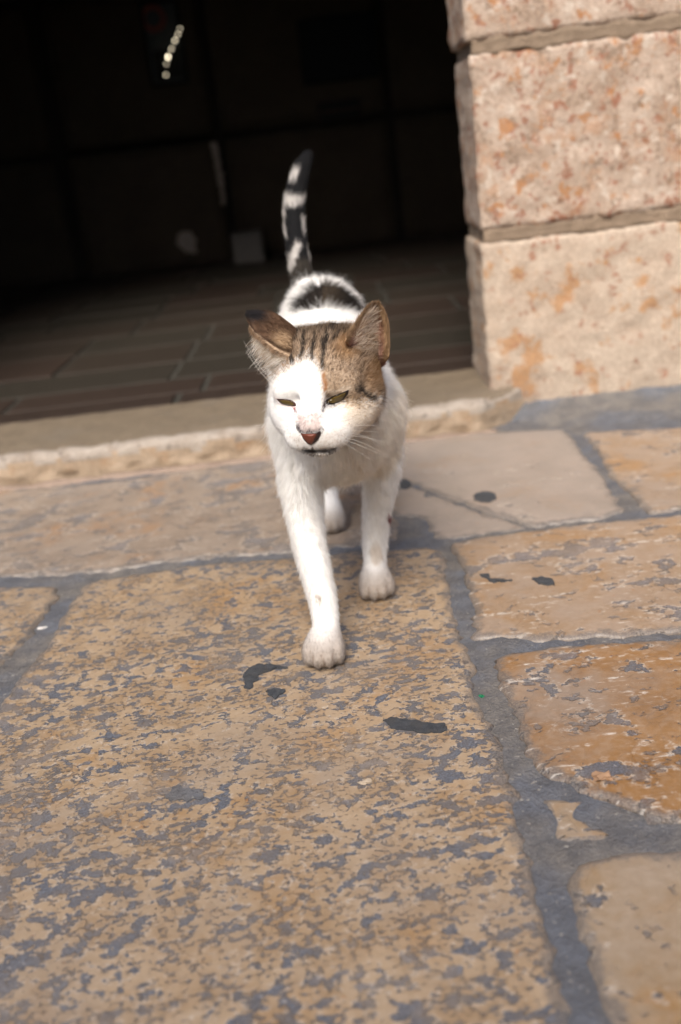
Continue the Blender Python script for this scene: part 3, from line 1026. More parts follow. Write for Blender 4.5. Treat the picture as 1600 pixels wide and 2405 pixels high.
# fore legs
P = [at(766, 1530, 0.742), at(768, 1470, 0.757), at(757, 1400, 0.768), at(730, 1300, 0.785), at(713, 1195, 0.802), np.array([-0.043, 0.835, 0.178])]
chain(P, [0.0132, 0.0120, 0.0126, 0.0143, 0.0168, 0.021], 0.016)
P = [at(886, 1385, 0.862), at(881, 1335, 0.872), at(881, 1265, 0.874), at(886, 1190, 0.868), at(898, 1110, 0.856), np.array([0.030, 0.842, 0.182])]
chain(P, [0.0128, 0.0116, 0.0120, 0.0138, 0.0168, 0.020], 0.016)


def paw(cx, cy, w, yawd=0.0, s=1.0):
    """paw resting on the ground, toes towards -Y"""
    ca, sa = math.cos(math.radians(yawd)), math.sin(math.radians(yawd))

    def loc(u, v, z):
        return (cx + u * ca - v * sa, cy + u * sa + v * ca, z)
    ell(loc(0, 0.004, 0.0108), (w * 1.06, 0.0195 * s, 0.0128), 0.006)
    ell(loc(0, 0.011, 0.0165), (w * 0.84, 0.0135 * s, 0.0105), 0.008)
    for u, v, r in ((-0.76, 0.0010, 0.0066), (-0.27, -0.0045, 0.0076), (0.27, -0.0045, 0.0076), (0.76, 0.0010, 0.0066)):
        ell(loc(u * w, v * s, 0.0090 * s), (r * 0.84 * s, 0.0125 * s, 0.0100 * s), 0.0030)


paw(-0.0412, 0.737, 0.0172, -4, 1.05)
paw(0.0108, 0.855, 0.0165, 6, 1.02)
# hind legs
for sx, py, x0 in ((-1, 1.040, -0.030), (1, 1.090, 0.024)):
    paw(x0, py, 0.0145, 0, 1.0)
    hip = (-0.013 + sx * 0.026, 1.015, 0.192)
    chain([(x0, py + 0.006, 0.018), (x0 + sx * 0.002, py + 0.052, 0.070), (x0 + sx * 0.006, py + 0.006, 0.118), hip], [0.0125, 0.0118, 0.020, 0.030], 0.014)
    ell((-0.013 + sx * 0.024, 1.02, 0.190), (0.026, 0.045, 0.052), 0.02)
# tail
TP = [np.array([-0.016, 1.062, 0.246]), at(709, 655, 1.085), at(700, 600, 1.10), at(692, 540, 1.115), at(690, 478, 1.13), at(698, 430, 1.145), at(711, 388, 1.16), at(722, 368, 1.168)]
chain(TP, [0.019, 0.0138, 0.0125, 0.0125, 0.0125, 0.0115, 0.0098, 0.0075], 0.010)
# head
hell((0, -0.3, 0.35), (4.0, 4.2, 3.5), 0.02)
for s in (-1, 1):
    hell((s * 2.45, 1.3, -1.35), (2.0, 2.2, 1.9), 0.012)
    hell((s * 1.75, 2.75, 0.95), (1.55, 1.5, 1.1), 0.010)
    hell((s * 2.5, -2.0, 1.9), (1.1, 1.2, 1.2), 0.014)
hell((0, 2.6, -1.9), (2.5, 2.6, 1.7), 0.012)
cone(hl(0, 2.75, 1.1), 0.0175, hl(0, 5.65, -1.45), 0.0100, 0.014)
for s in (-1, 1):
    hell((s * 1.75, 3.75, -1.35), (1.45, 1.2, 1.15), 0.012)
    hell((s * 2.3, 2.6, -2.1), (1.5, 1.6, 1.3), 0.014)
hell((0, 4.3, -2.45), (2.4, 1.9, 1.4), 0.016)
for s in (-1, 1):
    hell((s * 1.05, 5.42, -2.78), (1.22, 1.0, 1.02), 0.010)
    hell((s * 2.05, 4.45, -0.12), (1.0, 0.9, 0.55), 0.005, carve=True)
    hell((s * 1.98, 3.40, -0.10), (1.30, 1.05, 0.95), 0.006)
    hell((s * 1.9, 3.50, 0.62), (1.25, 0.75, 0.42), 0.010)
hell((0.1, 5.05, -3.72), (1.30, 1.12, 0.66), 0.003)
# cut between the lips
hell((0.1, 6.2, -3.52), (1.4, 0.5, 0.05), 0.0015, carve=True)
# nothing below the stone
SD = np.maximum(SD, (0.0003 - GZ)[None, None, :].astype(np.float32))


def surface_nets(S, iso):
    """one quad surface through the field S = iso on the rectilinear grid"""
    S = S - iso
    neg = S < 0
    c = [S[i:S.shape[0] - 1 + i, j:S.shape[1] - 1 + j, k:S.shape[2] - 1 + k] for i in (0, 1) for j in (0, 1) for k in (0, 1)]
    cnt = sum((q < 0).astype(np.int8) for q in c)
    act = (cnt > 0) & (cnt < 8)
    ids = np.full(act.shape, -1, np.int64)
    I, J, K = np.nonzero(act)
    ids[I, J, K] = np.arange(len(I))
    acc, num = np.zeros((len(I), 3)), np.zeros(len(I))
    corner = [(i, j, k) for i in (0, 1) for j in (0, 1) for k in (0, 1)]
    for a in range(8):
        for b in range(a + 1, 8):
            if sum(abs(corner[a][q] - corner[b][q]) for q in range(3)) != 1:
                continue
            va, vb = c[a][I, J, K], c[b][I, J, K]
            m = (va < 0) != (vb < 0)
            t = np.where(m, va / np.where(m, va - vb, 1), 0)
            pa = np.c_[GX[I + corner[a][0]], GY[J + corner[a][1]], GZ[K + corner[a][2]]]
            pb = np.c_[GX[I + corner[b][0]], GY[J + corner[b][1]], GZ[K + corner[b][2]]]
            acc += (pa + (pb - pa) * t[:, None]) * m[:, None]
            num += m
    V = acc / num[:, None]
    Q = []
    for ax in range(3):
        o1, o2 = [q for q in range(3) if q != ax]
        a0 = [slice(1, n - 1) for n in neg.shape]
        a1 = list(a0)
        a0[ax] = slice(0, neg.shape[ax] - 1)
        a1[ax] = slice(1, neg.shape[ax])
        A0, A1 = neg[tuple(a0)], neg[tuple(a1)]
        E = np.nonzero(A0 != A1)
        flip = A0[E]
        base = [e.copy() for e in E]
        base[o1] = base[o1] + 1
        base[o2] = base[o2] + 1
        q4 = []
        for d1, d2 in ((-1, -1), (0, -1), (0, 0), (-1, 0)):
            cc = [b.copy() for b in base]
            cc[o1] += d1
            cc[o2] += d2
            q4.append(ids[cc[0], cc[1], cc[2]])
        q4 = np.stack(q4, 1)
        if ax == 1:
            flip = ~flip
        q4[~flip] = q4[~flip][:, ::-1]
        Q.append(q4)
    return V, np.concatenate(Q)


CV, CQ = surface_nets(SD, -0.0012)
# light Laplacian smoothing takes the grid steps away
ea, eb = CQ[:, [0, 1, 2, 3]].ravel(), CQ[:, [1, 2, 3, 0]].ravel()
deg = np.bincount(np.r_[ea, eb], minlength=len(CV))[:, None]
for _ in range(2):
    s_ = np.zeros_like(CV)
    for q in range(3):
        s_[:, q] = np.bincount(ea, CV[eb, q], len(CV)) + np.bincount(eb, CV[ea, q], len(CV))
    CV = CV * 0.4 + 0.6 * s_ / np.maximum(deg, 1)
CV[:, 2] = np.maximum(CV[:, 2], 0.0004)


def vnormals(V, Q):
    fn = np.cross(V[Q[:, 2]] - V[Q[:, 0]], V[Q[:, 3]] - V[Q[:, 1]])
    N = np.zeros_like(V)
    for q in range(4):
        for d in range(3):
            N[:, d] += np.bincount(Q[:, q], fn[:, d], len(V))
    return N / (np.linalg.norm(N, axis=1)[:, None] + 1e-12)


CN = vnormals(CV, CQ)
if np.mean(np.sum(CN * (CV - CV.mean(0)), 1)) < 0:
    CQ, CN = CQ[:, ::-1], -CN

# ------------------------------------------------------------------ coat


def inside(poly, u, v):
    c = np.zeros(u.shape, bool)
    n = len(poly)
    for i in range(n):
        (x1, y1), (x2, y2) = poly[i], poly[(i + 1) % n]
        m = ((y1 > v) != (y2 > v)) & (u < (x2 - x1) * (v - y1) / ((y2 - y1) + 1e-12) + x1)
        c ^= m
    return c


def near(line, u, v):
    """distance in pattern units to a polyline"""
    d = np.full(u.shape, 1e9)
    for (x1, y1), (x2, y2) in zip(line[:-1], line[1:]):
        t = np.clip(((u - x1) * (x2 - x1) + (v - y1) * (y2 - y1)) / ((x2 - x1) ** 2 + (y2 - y1) ** 2), 0, 1)
        d = np.minimum(d, np.hypot(u - x1 - t * (x2 - x1), v - y1 - t * (y2 - y1)))
    return d


def sstep(x, a, b):
    t = np.clip((x - a) / (b - a), 0, 1)
    return t * t * (3 - 2 * t)


WHITE = np.array([0.93, 0.92, 0.90])
FACE_WHITE = [(560, 912), (622, 906), (640, 895), (655, 884), (672, 874), (690, 864), (704, 852), (720, 848), (735, 852), (747, 864), (753, 885), (756, 905), (757, 935),
              (762, 952), (790, 952), (808, 957), (835, 964), (860, 957), (885, 947), (980, 940), (980, 1300), (540, 1300)]
STRIPES = [([(686, 812), (682, 830), (685, 852)], 4.5), ([(716, 790), (710, 815), (706, 842)], 4.5), ([(738, 790), (734, 815), (732, 843)], 4.5),
           ([(790, 766), (768, 785), (759, 815), (757, 862)], 5.5), ([(812, 778), (790, 790), (776, 805)], 4.0), ([(700, 785), (690, 800), (684, 815)], 4.5), ([(838, 914), (858, 926), (878, 940)], 5.0)]


def coat(P, jit):
    """fur colour of points; jit is one random number per point"""
    uv = proj(P)
    u, v = uv[:, 0], uv[:, 1]
    wob = np.sin(P[:, 0] * 700 + np.sin(P[:, 2] * 300) * 2) * 1.2 + np.sin(P[:, 2] * 610 + np.sin(P[:, 0] * 410) * 2) * 1.2
    u, v = u + wob + (jit - 0.5) * 5, v + wob * 0.6 + (jit - 0.5) * 9
    col = np.tile(WHITE, (len(P), 1))
    col *= (0.90 + 0.14 * jit)[:, None]
    col *= np.where((P[:, 1] < 0.765) & (P[:, 2] > 0.19), 0.90, 1.0)[:, None]  # face white toned down in colour to offset its stronger light

    def put(m, c, jscale=0.0):
        m = np.asarray(m, float)[:, None]
        c = np.array(c) * (1 + (jit[:, None] - 0.5) * jscale)
        col[:] = col * (1 - m) + c * m
    hd = (P - HC) @ HR.T * 100
    head = (np.linalg.norm((hd + np.array([0, 0, 0.4 + 0.0])) / np.array([5.3, 7.6, 5.6]), axis=1) < 1.0) & (P[:, 1] < 0.80)
    body = ~head
    # cream tone under the chin and chest
    put(body * sstep(P[:, 2], 0.10, 0.13) * (1 - sstep(P[:, 2], 0.19, 0.22)) * (P[:, 1] < 0.84) * sstep(P[:, 0], -0.045, 0.01) * 0.55, (0.93, 0.85, 0.73))
    # dusty paws
    put(body * (1 - sstep(P[:, 2], 0.015, 0.036)) * 0.9, (0.33, 0.275, 0.23), 0.4)
    for cx_, cy_ in ((-0.0415, 0.737), (0.0105, 0.855), (-0.030, 1.040), (0.024, 1.090)):     # crease shade between the toes, put into the fur colour
        pw = (np.hypot(P[:, 0] - cx_, P[:, 1] - cy_) < 0.03) & (P[:, 1] < cy_ - 0.004) & (P[:, 2] < 0.0155) & (P[:, 2] > 0.003)
        gx = np.min([np.abs(P[:, 0] - cx_ - k * 0.0168 + 0.0006 * np.sin(P[:, 2] * 500 + k * 4)) for k in (-0.50, 0.0, 0.50)], 0)
        put(pw * sstep(gx, 0.0013, 0.0002) * 0.6, (0.22, 0.165, 0.125), 0.5)
    lg = (P[:, 1] < 0.80) & body & (P[:, 2] < 0.1)
    put(lg * (np.hypot(u - 749, v - 1404) < 5), (0.25, 0.16, 0.09))
    rl = (P[:, 1] > 0.80) & body & (P[:, 1] < 0.9)
    put(rl * (np.hypot((u - 915) / 1.0, (v - 1215) / 2.0) < 5.5), (0.24, 0.05, 0.05))
    put(rl * (np.hypot((u - 884), (v - 1300) / 2) < 14) * 0.45, (0.58, 0.48, 0.38))
    # rump saddle
    r = (P[:, 1] > 0.88) & (P[:, 2] > 0.2) & (P[:, 1] < 1.06)
    tx = (u - 768) / 76
    top = 668 + 52 * np.abs(tx) ** 2.2
    bot = 724 + 12 * np.abs(tx) ** 1.5
    sad = r & (np.abs(tx) < 1) & (v > top) & (v < bot)
    put(sad, (0.022, 0.017, 0.014), 0.9)
    put(sad * (np.abs(tx - 0.1) < 0.25) * 0.4, (0.09, 0.065, 0.04), 0.6)
    # tail rings
    tl = (P[:, 1] > 1.068) & (P[:, 2] > 0.263)
    put(tl, (0.42, 0.40, 0.38), 0.4)
    side = np.clip((u - (690 + 0.0)) / 34, -1.4, 1.4)
    sd = (u - np.interp(v, [368, 388, 430, 478, 540, 600, 655], [722, 711, 698, 690, 692, 700, 709])) / 33
    pale = ((v > 396) & (v < 428) & (sd < -0.1)) | ((v > 460 + 4 * sd) & (v < 486 - 6 * sd)) | ((v > 488) & (v < 562) & (sd < -0.62)) | ((v > 512) & (v < 556) & (sd > 0.55))
    pale |= (np.abs(u - (700 - (v - 578) * 0.42)) < 9) & (v > 572) & (v < 642)
    pale |= (v > 575) & (v < 622) & (sd > 0.72)
    dark = ~pale
    put(tl & dark, (0.006, 0.006, 0.007), 0.8)
    put(tl & dark & (v > 610), (0.03, 0.025, 0.02), 1.0)
    # tabby cap
    tabby = head & ~inside(FACE_WHITE, u + (jit * 3 % 1 - 0.5) * 13, v + (jit * 11 % 1 - 0.35) * 38)
    ag = jit * 7 % 1
    tcol = np.where((ag < 0.33)[:, None], np.array([0.13, 0.092, 0.063]), np.where((ag < 0.75)[:, None], np.array([0.35, 0.25, 0.165]), np.array([0.58, 0.45, 0.33])))
    warm = sstep(np.hypot(u - 640, v - 815), 60, 15) + sstep(np.hypot(u - 815, v - 812), 50, 12) + sstep(np.hypot(u - 890, v - 880), 60, 10)
    tcol = tcol * (1 - 0.5 * np.clip(warm, 0, 1)[:, None]) + np.array([0.42, 0.235, 0.09]) * 0.5 * np.clip(warm, 0, 1)[:, None]
    dk = sstep(v, 800, 765) * sstep(np.abs(u - 755), 75, 40)
    tcol = tcol * (1 - 0.5 * dk[:, None])
    m = tabby[:, None].astype(float)
    col[:] = col * (1 - m) + tcol * m
    put(tabby & inside([(800, 935), (845, 930), (890, 925), (890, 960), (800, 965)], u, v) & (ag > 0.3), (0.38, 0.27, 0.17), 0.5)
    put(head * (near([(776, 924), (796, 918), (822, 912)], u, v) < 5) * 0.6, (0.62, 0.52, 0.42), 0.4)
    for ln, w in STRIPES:
        put(head * (near(ln, u, v) < w) * 0.9 * (v < 960), (0.028, 0.023, 0.02), 0.6)
    put(head * (near([(762, 880), (763, 915)], u, v) < 4) * 0.8, (0.30, 0.13, 0.045), 0.4)
    put(head * sstep(u, 770, 840) * (1 - sstep(v, 960, 1030)) * sstep(v, 935, 955) * (0.25 + 0.5 * (ag > 0.4)), (0.60, 0.46, 0.31), 0.3)
    put(head * sstep(u, 790, 850) * sstep(v, 950, 975) * 0.45, (0.80, 0.68, 0.53))
    # nose bridge, lips, muzzle freckles
    fr = head & (hd[:, 1] > 2.0)
    put(fr * inside([(702, 975), (748, 972), (756, 1012), (700, 1012)], u, v) * 0.75, (0.60, 0.48, 0.45), 0.35)
    put(fr * (near([(699, 998), (702, 1010), (712, 1016), (730, 1014), (752, 1012), (757, 1008)], u, v) < 3.5), (0.07, 0.06, 0.065), 0.8)
    put(fr * inside([(762, 1018), (800, 1000), (812, 1020), (800, 1045), (775, 1056), (742, 1056)], u + (jit * 13 % 1 - 0.5) * 18, v + (jit * 17 % 1 - 0.5) * 14) * (0.12 + 0.6 * (ag > 0.62)), (0.34, 0.25, 0.19), 0.7)
    put(fr * inside([(676, 1010), (700, 1015), (722, 1050), (708, 1052), (686, 1034)], u + (jit * 13 % 1 - 0.5) * 14, v + (jit * 17 % 1 - 0.5) * 12) * (0.1 + 0.55 * (ag > 0.62)), (0.34, 0.26, 0.21), 0.7)
    put(fr * (near([(714, 1056), (728, 1057), (745, 1063), (765, 1062), (788, 1055)], u, v) < 2.6), (0.02, 0.015, 0.014), 0.5)
    put(fr * inside([(716, 1056), (745, 1062), (788, 1054), (772, 1067), (746, 1072), (728, 1066)], u, v) * (0.55 + 0.35 * (ag > 0.4)), (0.11, 0.085, 0.07), 0.6)
    put(fr * (near([(732, 1046), (737, 1059)], u, v) < 1.6) * 0.8, (0.05, 0.035, 0.03), 0.5)
    put(fr * (near([(730, 1066), (748, 1071), (766, 1068)], u, v) < 3.5) * (0.1 + 0.5 * (ag > 0.6)), (0.20, 0.16, 0.13), 0.7)
    # eye rims and tear marks
    put(fr * (near([(757, 963), (764, 952), (772, 945)], u, v) < 4.5), (0.03, 0.012, 0.012), 0.4)
    put(fr * (near([(768, 945), (785, 950), (806, 940), (818, 926)], u, v) < 2.6), (0.03, 0.02, 0.018), 0.4)
    put(fr * (near([(690, 955), (694, 967)], u, v) < 2.4), (0.20, 0.03, 0.045), 0.4)
    put(fr * (near([(654, 940), (668, 952), (684, 954), (692, 957)], u, v) < 2.0) * 0.7, (0.40, 0.16, 0.17), 0.4)
    return np.clip(col, 0.004, 0.95)


def set_coat(me, cols, name='coat'):
    at_ = me.attributes.new(name, 'FLOAT_COLOR', 'POINT')
    at_.data.foreach_set('color', np.c_[cols, np.ones(len(cols))].astype(np.float32).ravel())


def skin_mat():
    t = NT('cat_skin')
    a = t.n('ShaderNodeAttribute', attribute_name='coat')
    f = t.noise(t.pos(), 900.0, 2)
    c = t.mix(t.ramp(f, 0.3, 0.7, 0.0, 0.25), a.outputs['Color'], (0.30, 0.24, 0.20), 'MULTIPLY')
    return t.out(a.outputs['Color'], 0.85, t.bump(f, 0.3, 0.0006), 0.15)


def fur_mat():
    t = NT('cat_fur')
    a = t.n('ShaderNodeAttribute', attribute_name='coat')
    d = t.n('ShaderNodeBsdfDiffuse')
    tr = t.n('ShaderNodeBsdfTranslucent')
    g = t.n('ShaderNodeBsdfGlossy')
    g.inputs['Roughness'].default_value = 0.5
    m1 = t.n('ShaderNodeMixShader')
    m1.inputs[0].default_value = 0.5
    m2 = t.n('ShaderNodeMixShader')
    m2.inputs[0].default_value = 0.018
    t.l(a.outputs['Color'], d.inputs[0])
    t.l(a.outputs['Color'], tr.inputs[0])
    t.l(d.outputs[0], m1.inputs[1])
    t.l(tr.outputs[0], m1.inputs[2])
    t.l(m1.outputs[0], m2.inputs[1])
    t.l(g.outputs[0], m2.inputs[2])
    t.l(m2.outputs[0], t.t.nodes['Material Output'].inputs[0])
    t.t.nodes.remove(t.b)
    return t.m


SKIN, FUR = skin_mat(), fur_mat()
cat = empty('cat', (-0.012, 0.90, 0))
tag(cat, 'white and brown tabby cat walking forward with its striped tail raised', 'cat')
body = mesh_obj('body', CV, CQ, SKIN, cat)
set_coat(body.data, sum(coat(CV, rng.random(len(CV))) for _ in range(10)) / 10)
bvh = BVHTree.FromPolygons([Vector(p) for p in CV], [tuple(q) for q in CQ])


def on_cat(px, py, lift=0.0):
    d = Vector(ray(px, py)).normalized()
    hit, nr, _, _ = bvh.ray_cast(Vector((0, 0, CAM_H)), d)
    if hit is None:
        return None
    return hit - d * lift


def strands(name, V, Q, N, parent, count, length, comb, colour, lift=0.35, rad=0.00013, skip=None, seed=0, pts=4, weight=None, clump=None):
    """fur as one curves object: roots spread over a quad surface"""
    r = np.random.default_rng(seed)
    T = np.concatenate([Q[:, [0, 1, 2]], Q[:, [0, 2, 3]]])
    ar = np.linalg.norm(np.cross(V[T[:, 1]] - V[T[:, 0]], V[T[:, 2]] - V[T[:, 0]]), axis=1)
    if weight is not None:
        ar = ar * weight(V[T].mean(1))
    pick = np.searchsorted(np.cumsum(ar), r.random(count) * ar.sum())
    pick = np.minimum(pick, len(T) - 1)
    a, b = r.random(count), r.random(count)
    fl = a + b > 1
    a[fl], b[fl] = 1 - a[fl], 1 - b[fl]
    t = T[pick]
    P = V[t[:, 0]] * (1 - a - b)[:, None] + V[t[:, 1]] * a[:, None] + V[t[:, 2]] * b[:, None]
    n = N[t[:, 0]] * (1 - a - b)[:, None] + N[t[:, 1]] * a[:, None] + N[t[:, 2]] * b[:, None]
    n /= np.linalg.norm(n, axis=1)[:, None] + 1e-9
    keep = np.ones(count, bool) if skip is None else ~skip(P)
    P, n = P[keep], n[keep]
    count = len(P)
    jit = r.random(count)
    c = comb(P, n)
    c = c - n * np.sum(c * n, 1)[:, None]
    c += r.normal(0, 0.13, c.shape)
    # tufts lean together
    cl = np.c_[np.sin(P[:, 0] * 520 + P[:, 2] * 300), np.sin(P[:, 1] * 480 + P[:, 2] * 410), np.sin(P[:, 2] * 560 + P[:, 0] * 210)]
    c += cl * 0.05
    c /= np.linalg.norm(c, axis=1)[:, None] + 1e-9
    L = length(P) * r.uniform(0.65, 1.2, count)
    cell = (0.0022 if clump is None else clump(P))
    key = np.floor((P + r.normal(0, 0.0004, P.shape)) / np.reshape(cell, (-1, 1))).astype(np.int64)
    _, inv = np.unique(key[:, 0] * 73856093 ^ key[:, 1] * 19349663 ^ key[:, 2] * 83492791, return_inverse=True)
    kn = np.bincount(inv).astype(float)
    ctr = np.stack([np.bincount(inv, P[:, q]) / kn for q in range(3)], 1)[inv]
    ck = r.random(len(kn))[inv]
    lf = (lift(P) if callable(lift) else lift) * r.uniform(0.6, 1.4, count)
    ts = np.linspace(0, 1, pts)
    pos = np.zeros((count, pts, 3))
    for i, s in enumerate(ts):
        pos[:, i] = P - n * 0.0006 + (c * s + n * (lf * (s - 0.45 * s * s))[:, None]) * L[:, None]
        pos[:, i] += (ctr - P) * (0.62 * s * s) + n * ((ck - 0.5) * 0.16 * s * L)[:, None]
    pos[:, :, 2] = np.maximum(pos[:, :, 2], 0.0006)
    cu = bpy.data.hair_curves.new(name)
    cu.add_curves([pts] * count)
    cu.attributes['position'].data.foreach_set('vector', pos.astype(np.float32).ravel())
    ra = cu.attributes.get('radius') or cu.attributes.new('radius', 'FLOAT', 'POINT')
    rd = rad * np.linspace(1.0, 0.25, pts)[None, :] * r.uniform(0.7, 1.25, count)[:, None]
    ra.data.foreach_set('value', rd.astype(np.float32).ravel())
    ca = cu.attributes.new('coat', 'FLOAT_COLOR', 'CURVE')
    ca.data.foreach_set('color', np.c_[np.clip(colour(P, np.where(r.random(count) < 0.6, ck, jit)) * (0.91 + 0.16 * ck)[:, None], 0, 0.97), np.ones(count)].astype(np.float32).ravel())
    cu.materials.append(FUR)
    o = link(bpy.data.objects.new(name, cu), parent)
    o['kind'] = 'stuff'
    return o


EYE_L = [(655, 940), (662, 940), (672, 940), (682, 942), (690, 948), (691, 953), (684, 953), (674, 952), (664, 949)]
EYE_R = [(768, 945), (773, 939), (783, 933), (797, 928), (813, 921), (811, 929), (804, 938), (794, 944), (781, 948)]
NOSE0 = [(702, 1015), (712, 1018), (728, 1017), (744, 1016), (756, 1009), (757, 1018), (750, 1032), (741, 1042), (731, 1048), (722, 1045), (710, 1032)]


def grow(poly, k):
    c = np.mean(poly, 0)
    return [tuple(c + (np.array(p) - c) * k) for p in poly]


NOSE = grow(NOSE0, 0.88)


def skip_face(P):
    uv = proj(P)
    u, v = uv[:, 0], uv[:, 1]
    hd = (P - HC) @ HR.T * 100
    f = (hd[:, 1] > 1.5) & (P[:, 1] < 0.78)
    s = inside(grow(EYE_L, 1.12), u, v) | inside(grow(EYE_R, 1.12), u, v) | inside(grow(NOSE, 1.0), u, v)
    return f & s


NOSE_PT = hl(0, 5.6, -1.2)
tailpts = np.array(TP)


def comb_body(P, n):
    out = np.tile(np.array([0.0, 0.75, -0.65]), (len(P), 1))
    hd = (P - HC) @ HR.T * 100
    wh = sstep(hd[:, 1], -4.5, -1.0) * (np.linalg.norm(hd / np.array([6, 8.5, 6]), axis=1) < 1)
    away = P - NOSE_PT
    away /= np.linalg.norm(away, axis=1)[:, None] + 1e-9
    below = (hd[:, 2] < -1.6) & (hd[:, 1] > 0)
    away[below] += np.array([0, 0.2, -0.7])
    out = out * (1 - wh[:, None]) + away * wh[:, None]
    leg = P[:, 2] < 0.13
    out[leg] = np.array([0.0, 0.1, -1.0])
    low = P[:, 2] < 0.026
    out[low] = np.array([0.0, -0.8, -0.5])
    chest = (P[:, 1] < 0.83) & (P[:, 2] < 0.20) & ~leg & (wh < 0.5)
    out[chest] = np.array([0.0, 0.05, -1.0]) + n[chest] * np.array([0.5, 0, 0])
    tl = (P[:, 1] > 1.068) & (P[:, 2] > 0.262)
    if tl.any():
        i = np.argmin(np.linalg.norm(P[tl][:, None] - tailpts[None], axis=2), 1)
        d = tailpts[np.minimum(i + 1, len(tailpts) - 1)] - tailpts[np.maximum(np.minimum(i, len(tailpts) - 2), 0)]
        out[tl] = d / (np.linalg.norm(d, axis=1)[:, None] + 1e-9)
    return out


def len_body(P):
    hd = (P - HC) @ HR.T * 100
    face = np.linalg.norm(hd / np.array([5.6, 7.8, 6.4]), axis=1) < 1
    L = 0.0066 + 0.0056 * sstep(P[:, 2], 0.10, 0.17)
    L[face] = (0.0027 + 0.0062 * sstep(-hd[face, 1], -5.0, 2.0))
    L *= 0.46 + 0.54 * sstep(P[:, 2], 0.018, 0.06)
    L[(P[:, 1] > 1.07) & (P[:, 2] > 0.26)] = 0.0065
    return L


def wt(P):
    hd = (P - HC) @ HR.T * 100
    face = np.linalg.norm(hd / np.array([5.6, 7.8, 6.4]), axis=1) < 1
    return np.where(face, 4.2, np.where(P[:, 1] > 0.9, 0.8, 1.2))


strands('fur', CV, CQ, CN, body, 400000, len_body, comb_body, coat, lift=lambda P: 0.30 + 0.16 * (P[:, 2] < 0.15) + 0.10 * (P[:, 1] > 0.8), rad=0.000105, skip=skip_face, seed=1, weight=wt, clump=lambda P: np.where(np.linalg.norm(((P - HC) @ HR.T * 100) / np.array([5.6, 7.8, 6.4]), axis=1) < 1, 0.0020, np.where(P[:, 2] < 0.12, 0.0026, 0.0042)))

# eyes
MAT['iris'] = simple('iris', (0.075, 0.050, 0.014), 0.22, 0.3)
MAT['lid'] = simple('lid', (0.012, 0.008, 0.008), 0.5)
MAT['lid_pink'] = simple('lid_pink', (0.045, 0.016, 0.016), 0.5)


def patch_on(name, poly, mat, parent, lift, bulge=0.0, rings=4, back=0.002):
    """a small domed patch bedded on the cat's surface"""
    q = smooth_closed(resample(poly, 2.0), 1)
    c = q.mean(0)
    vs, fs = [], []
    n = len(q)
    for k in range(rings + 1):
        s = 1 - k / rings
        for p in q:
            w = c + (p - c) * s
            h = on_cat(w[0], w[1], lift + bulge * (1 - s * s))
            vs.append(h)
    edge = [on_cat(p[0], p[1], -back) for p in q]
    if any(v is None for v in vs + edge):
        raise RuntimeError('patch misses the cat: ' + name)
    vs = edge + vs
    for k in range(rings + 1):
        for i in range(n):
            i2 = (i + 1) % n
            fs.append((k * n + i, k * n + i2, (k + 1) * n + i2, (k + 1) * n + i))
    return mesh_obj(name, vs, fs, mat, parent)


for poly, lidm in ((EYE_L, 'lid_pink'), (EYE_R, 'lid')):
    e = patch_on('eye', poly, MAT['iris'], cat, 0.0009, 0.0010)
    patch_on('eyelid', [(x_, y_ - 1.2) for x_, y_ in grow(poly, 1.32)], MAT[lidm], e, 0.0003, 0.0)


def nose_mat():
    t = NT('nose_leather')
    a = t.n('ShaderNodeAttribute', attribute_name='coat')
    vo = t.n('ShaderNodeTexVoronoi')
    vo.inputs['Scale'].default_value = 1400.0
    t.l(t.pos(), vo.inputs['Vector'])
    return t.out(a.outputs['Color'], 0.42, t.bump(vo.outputs['Distance'], 0.3, 0.0004), 0.4)


ns = patch_on('nose', NOSE, nose_mat(), cat, 0.0008, 0.0022, rings=5)
nv = np.array([v_.co[:] for v_ in ns.data.vertices])
nu = proj(nv)
inner = inside([(705, 1018), (722, 1020), (740, 1019), (742, 1025), (737, 1034), (733, 1043), (727, 1043), (714, 1031)], nu[:, 0], nu[:, 1]).astype(float)[:, None]
set_coat(ns.data, np.array([0.028, 0.016, 0.015]) * (1 - inner) + np.array([0.15, 0.042, 0.024]) * inner)

# ears: lofted shells
MAT['ear_skin'] = SKIN


def bez(pts, n):
    """Catmull-Rom through control points"""
    pts = np.array(pts, float)
    p = np.concatenate([[2 * pts[0] - pts[1]], pts, [2 * pts[-1] - pts[-2]]])
    out = []
    for s in np.linspace(0, len(pts) - 1, n):
        i = min(int(s), len(pts) - 2)
        t = s - i
        a, b, c, d = p[i], p[i + 1], p[i + 2], p[i + 3]
        out.append(0.5 * (2 * b + (c - a) * t + (2 * a - 5 * b + 4 * c - d) * t * t + (3 * b - a - 3 * c + d) * t ** 3))
    return np.array(out)


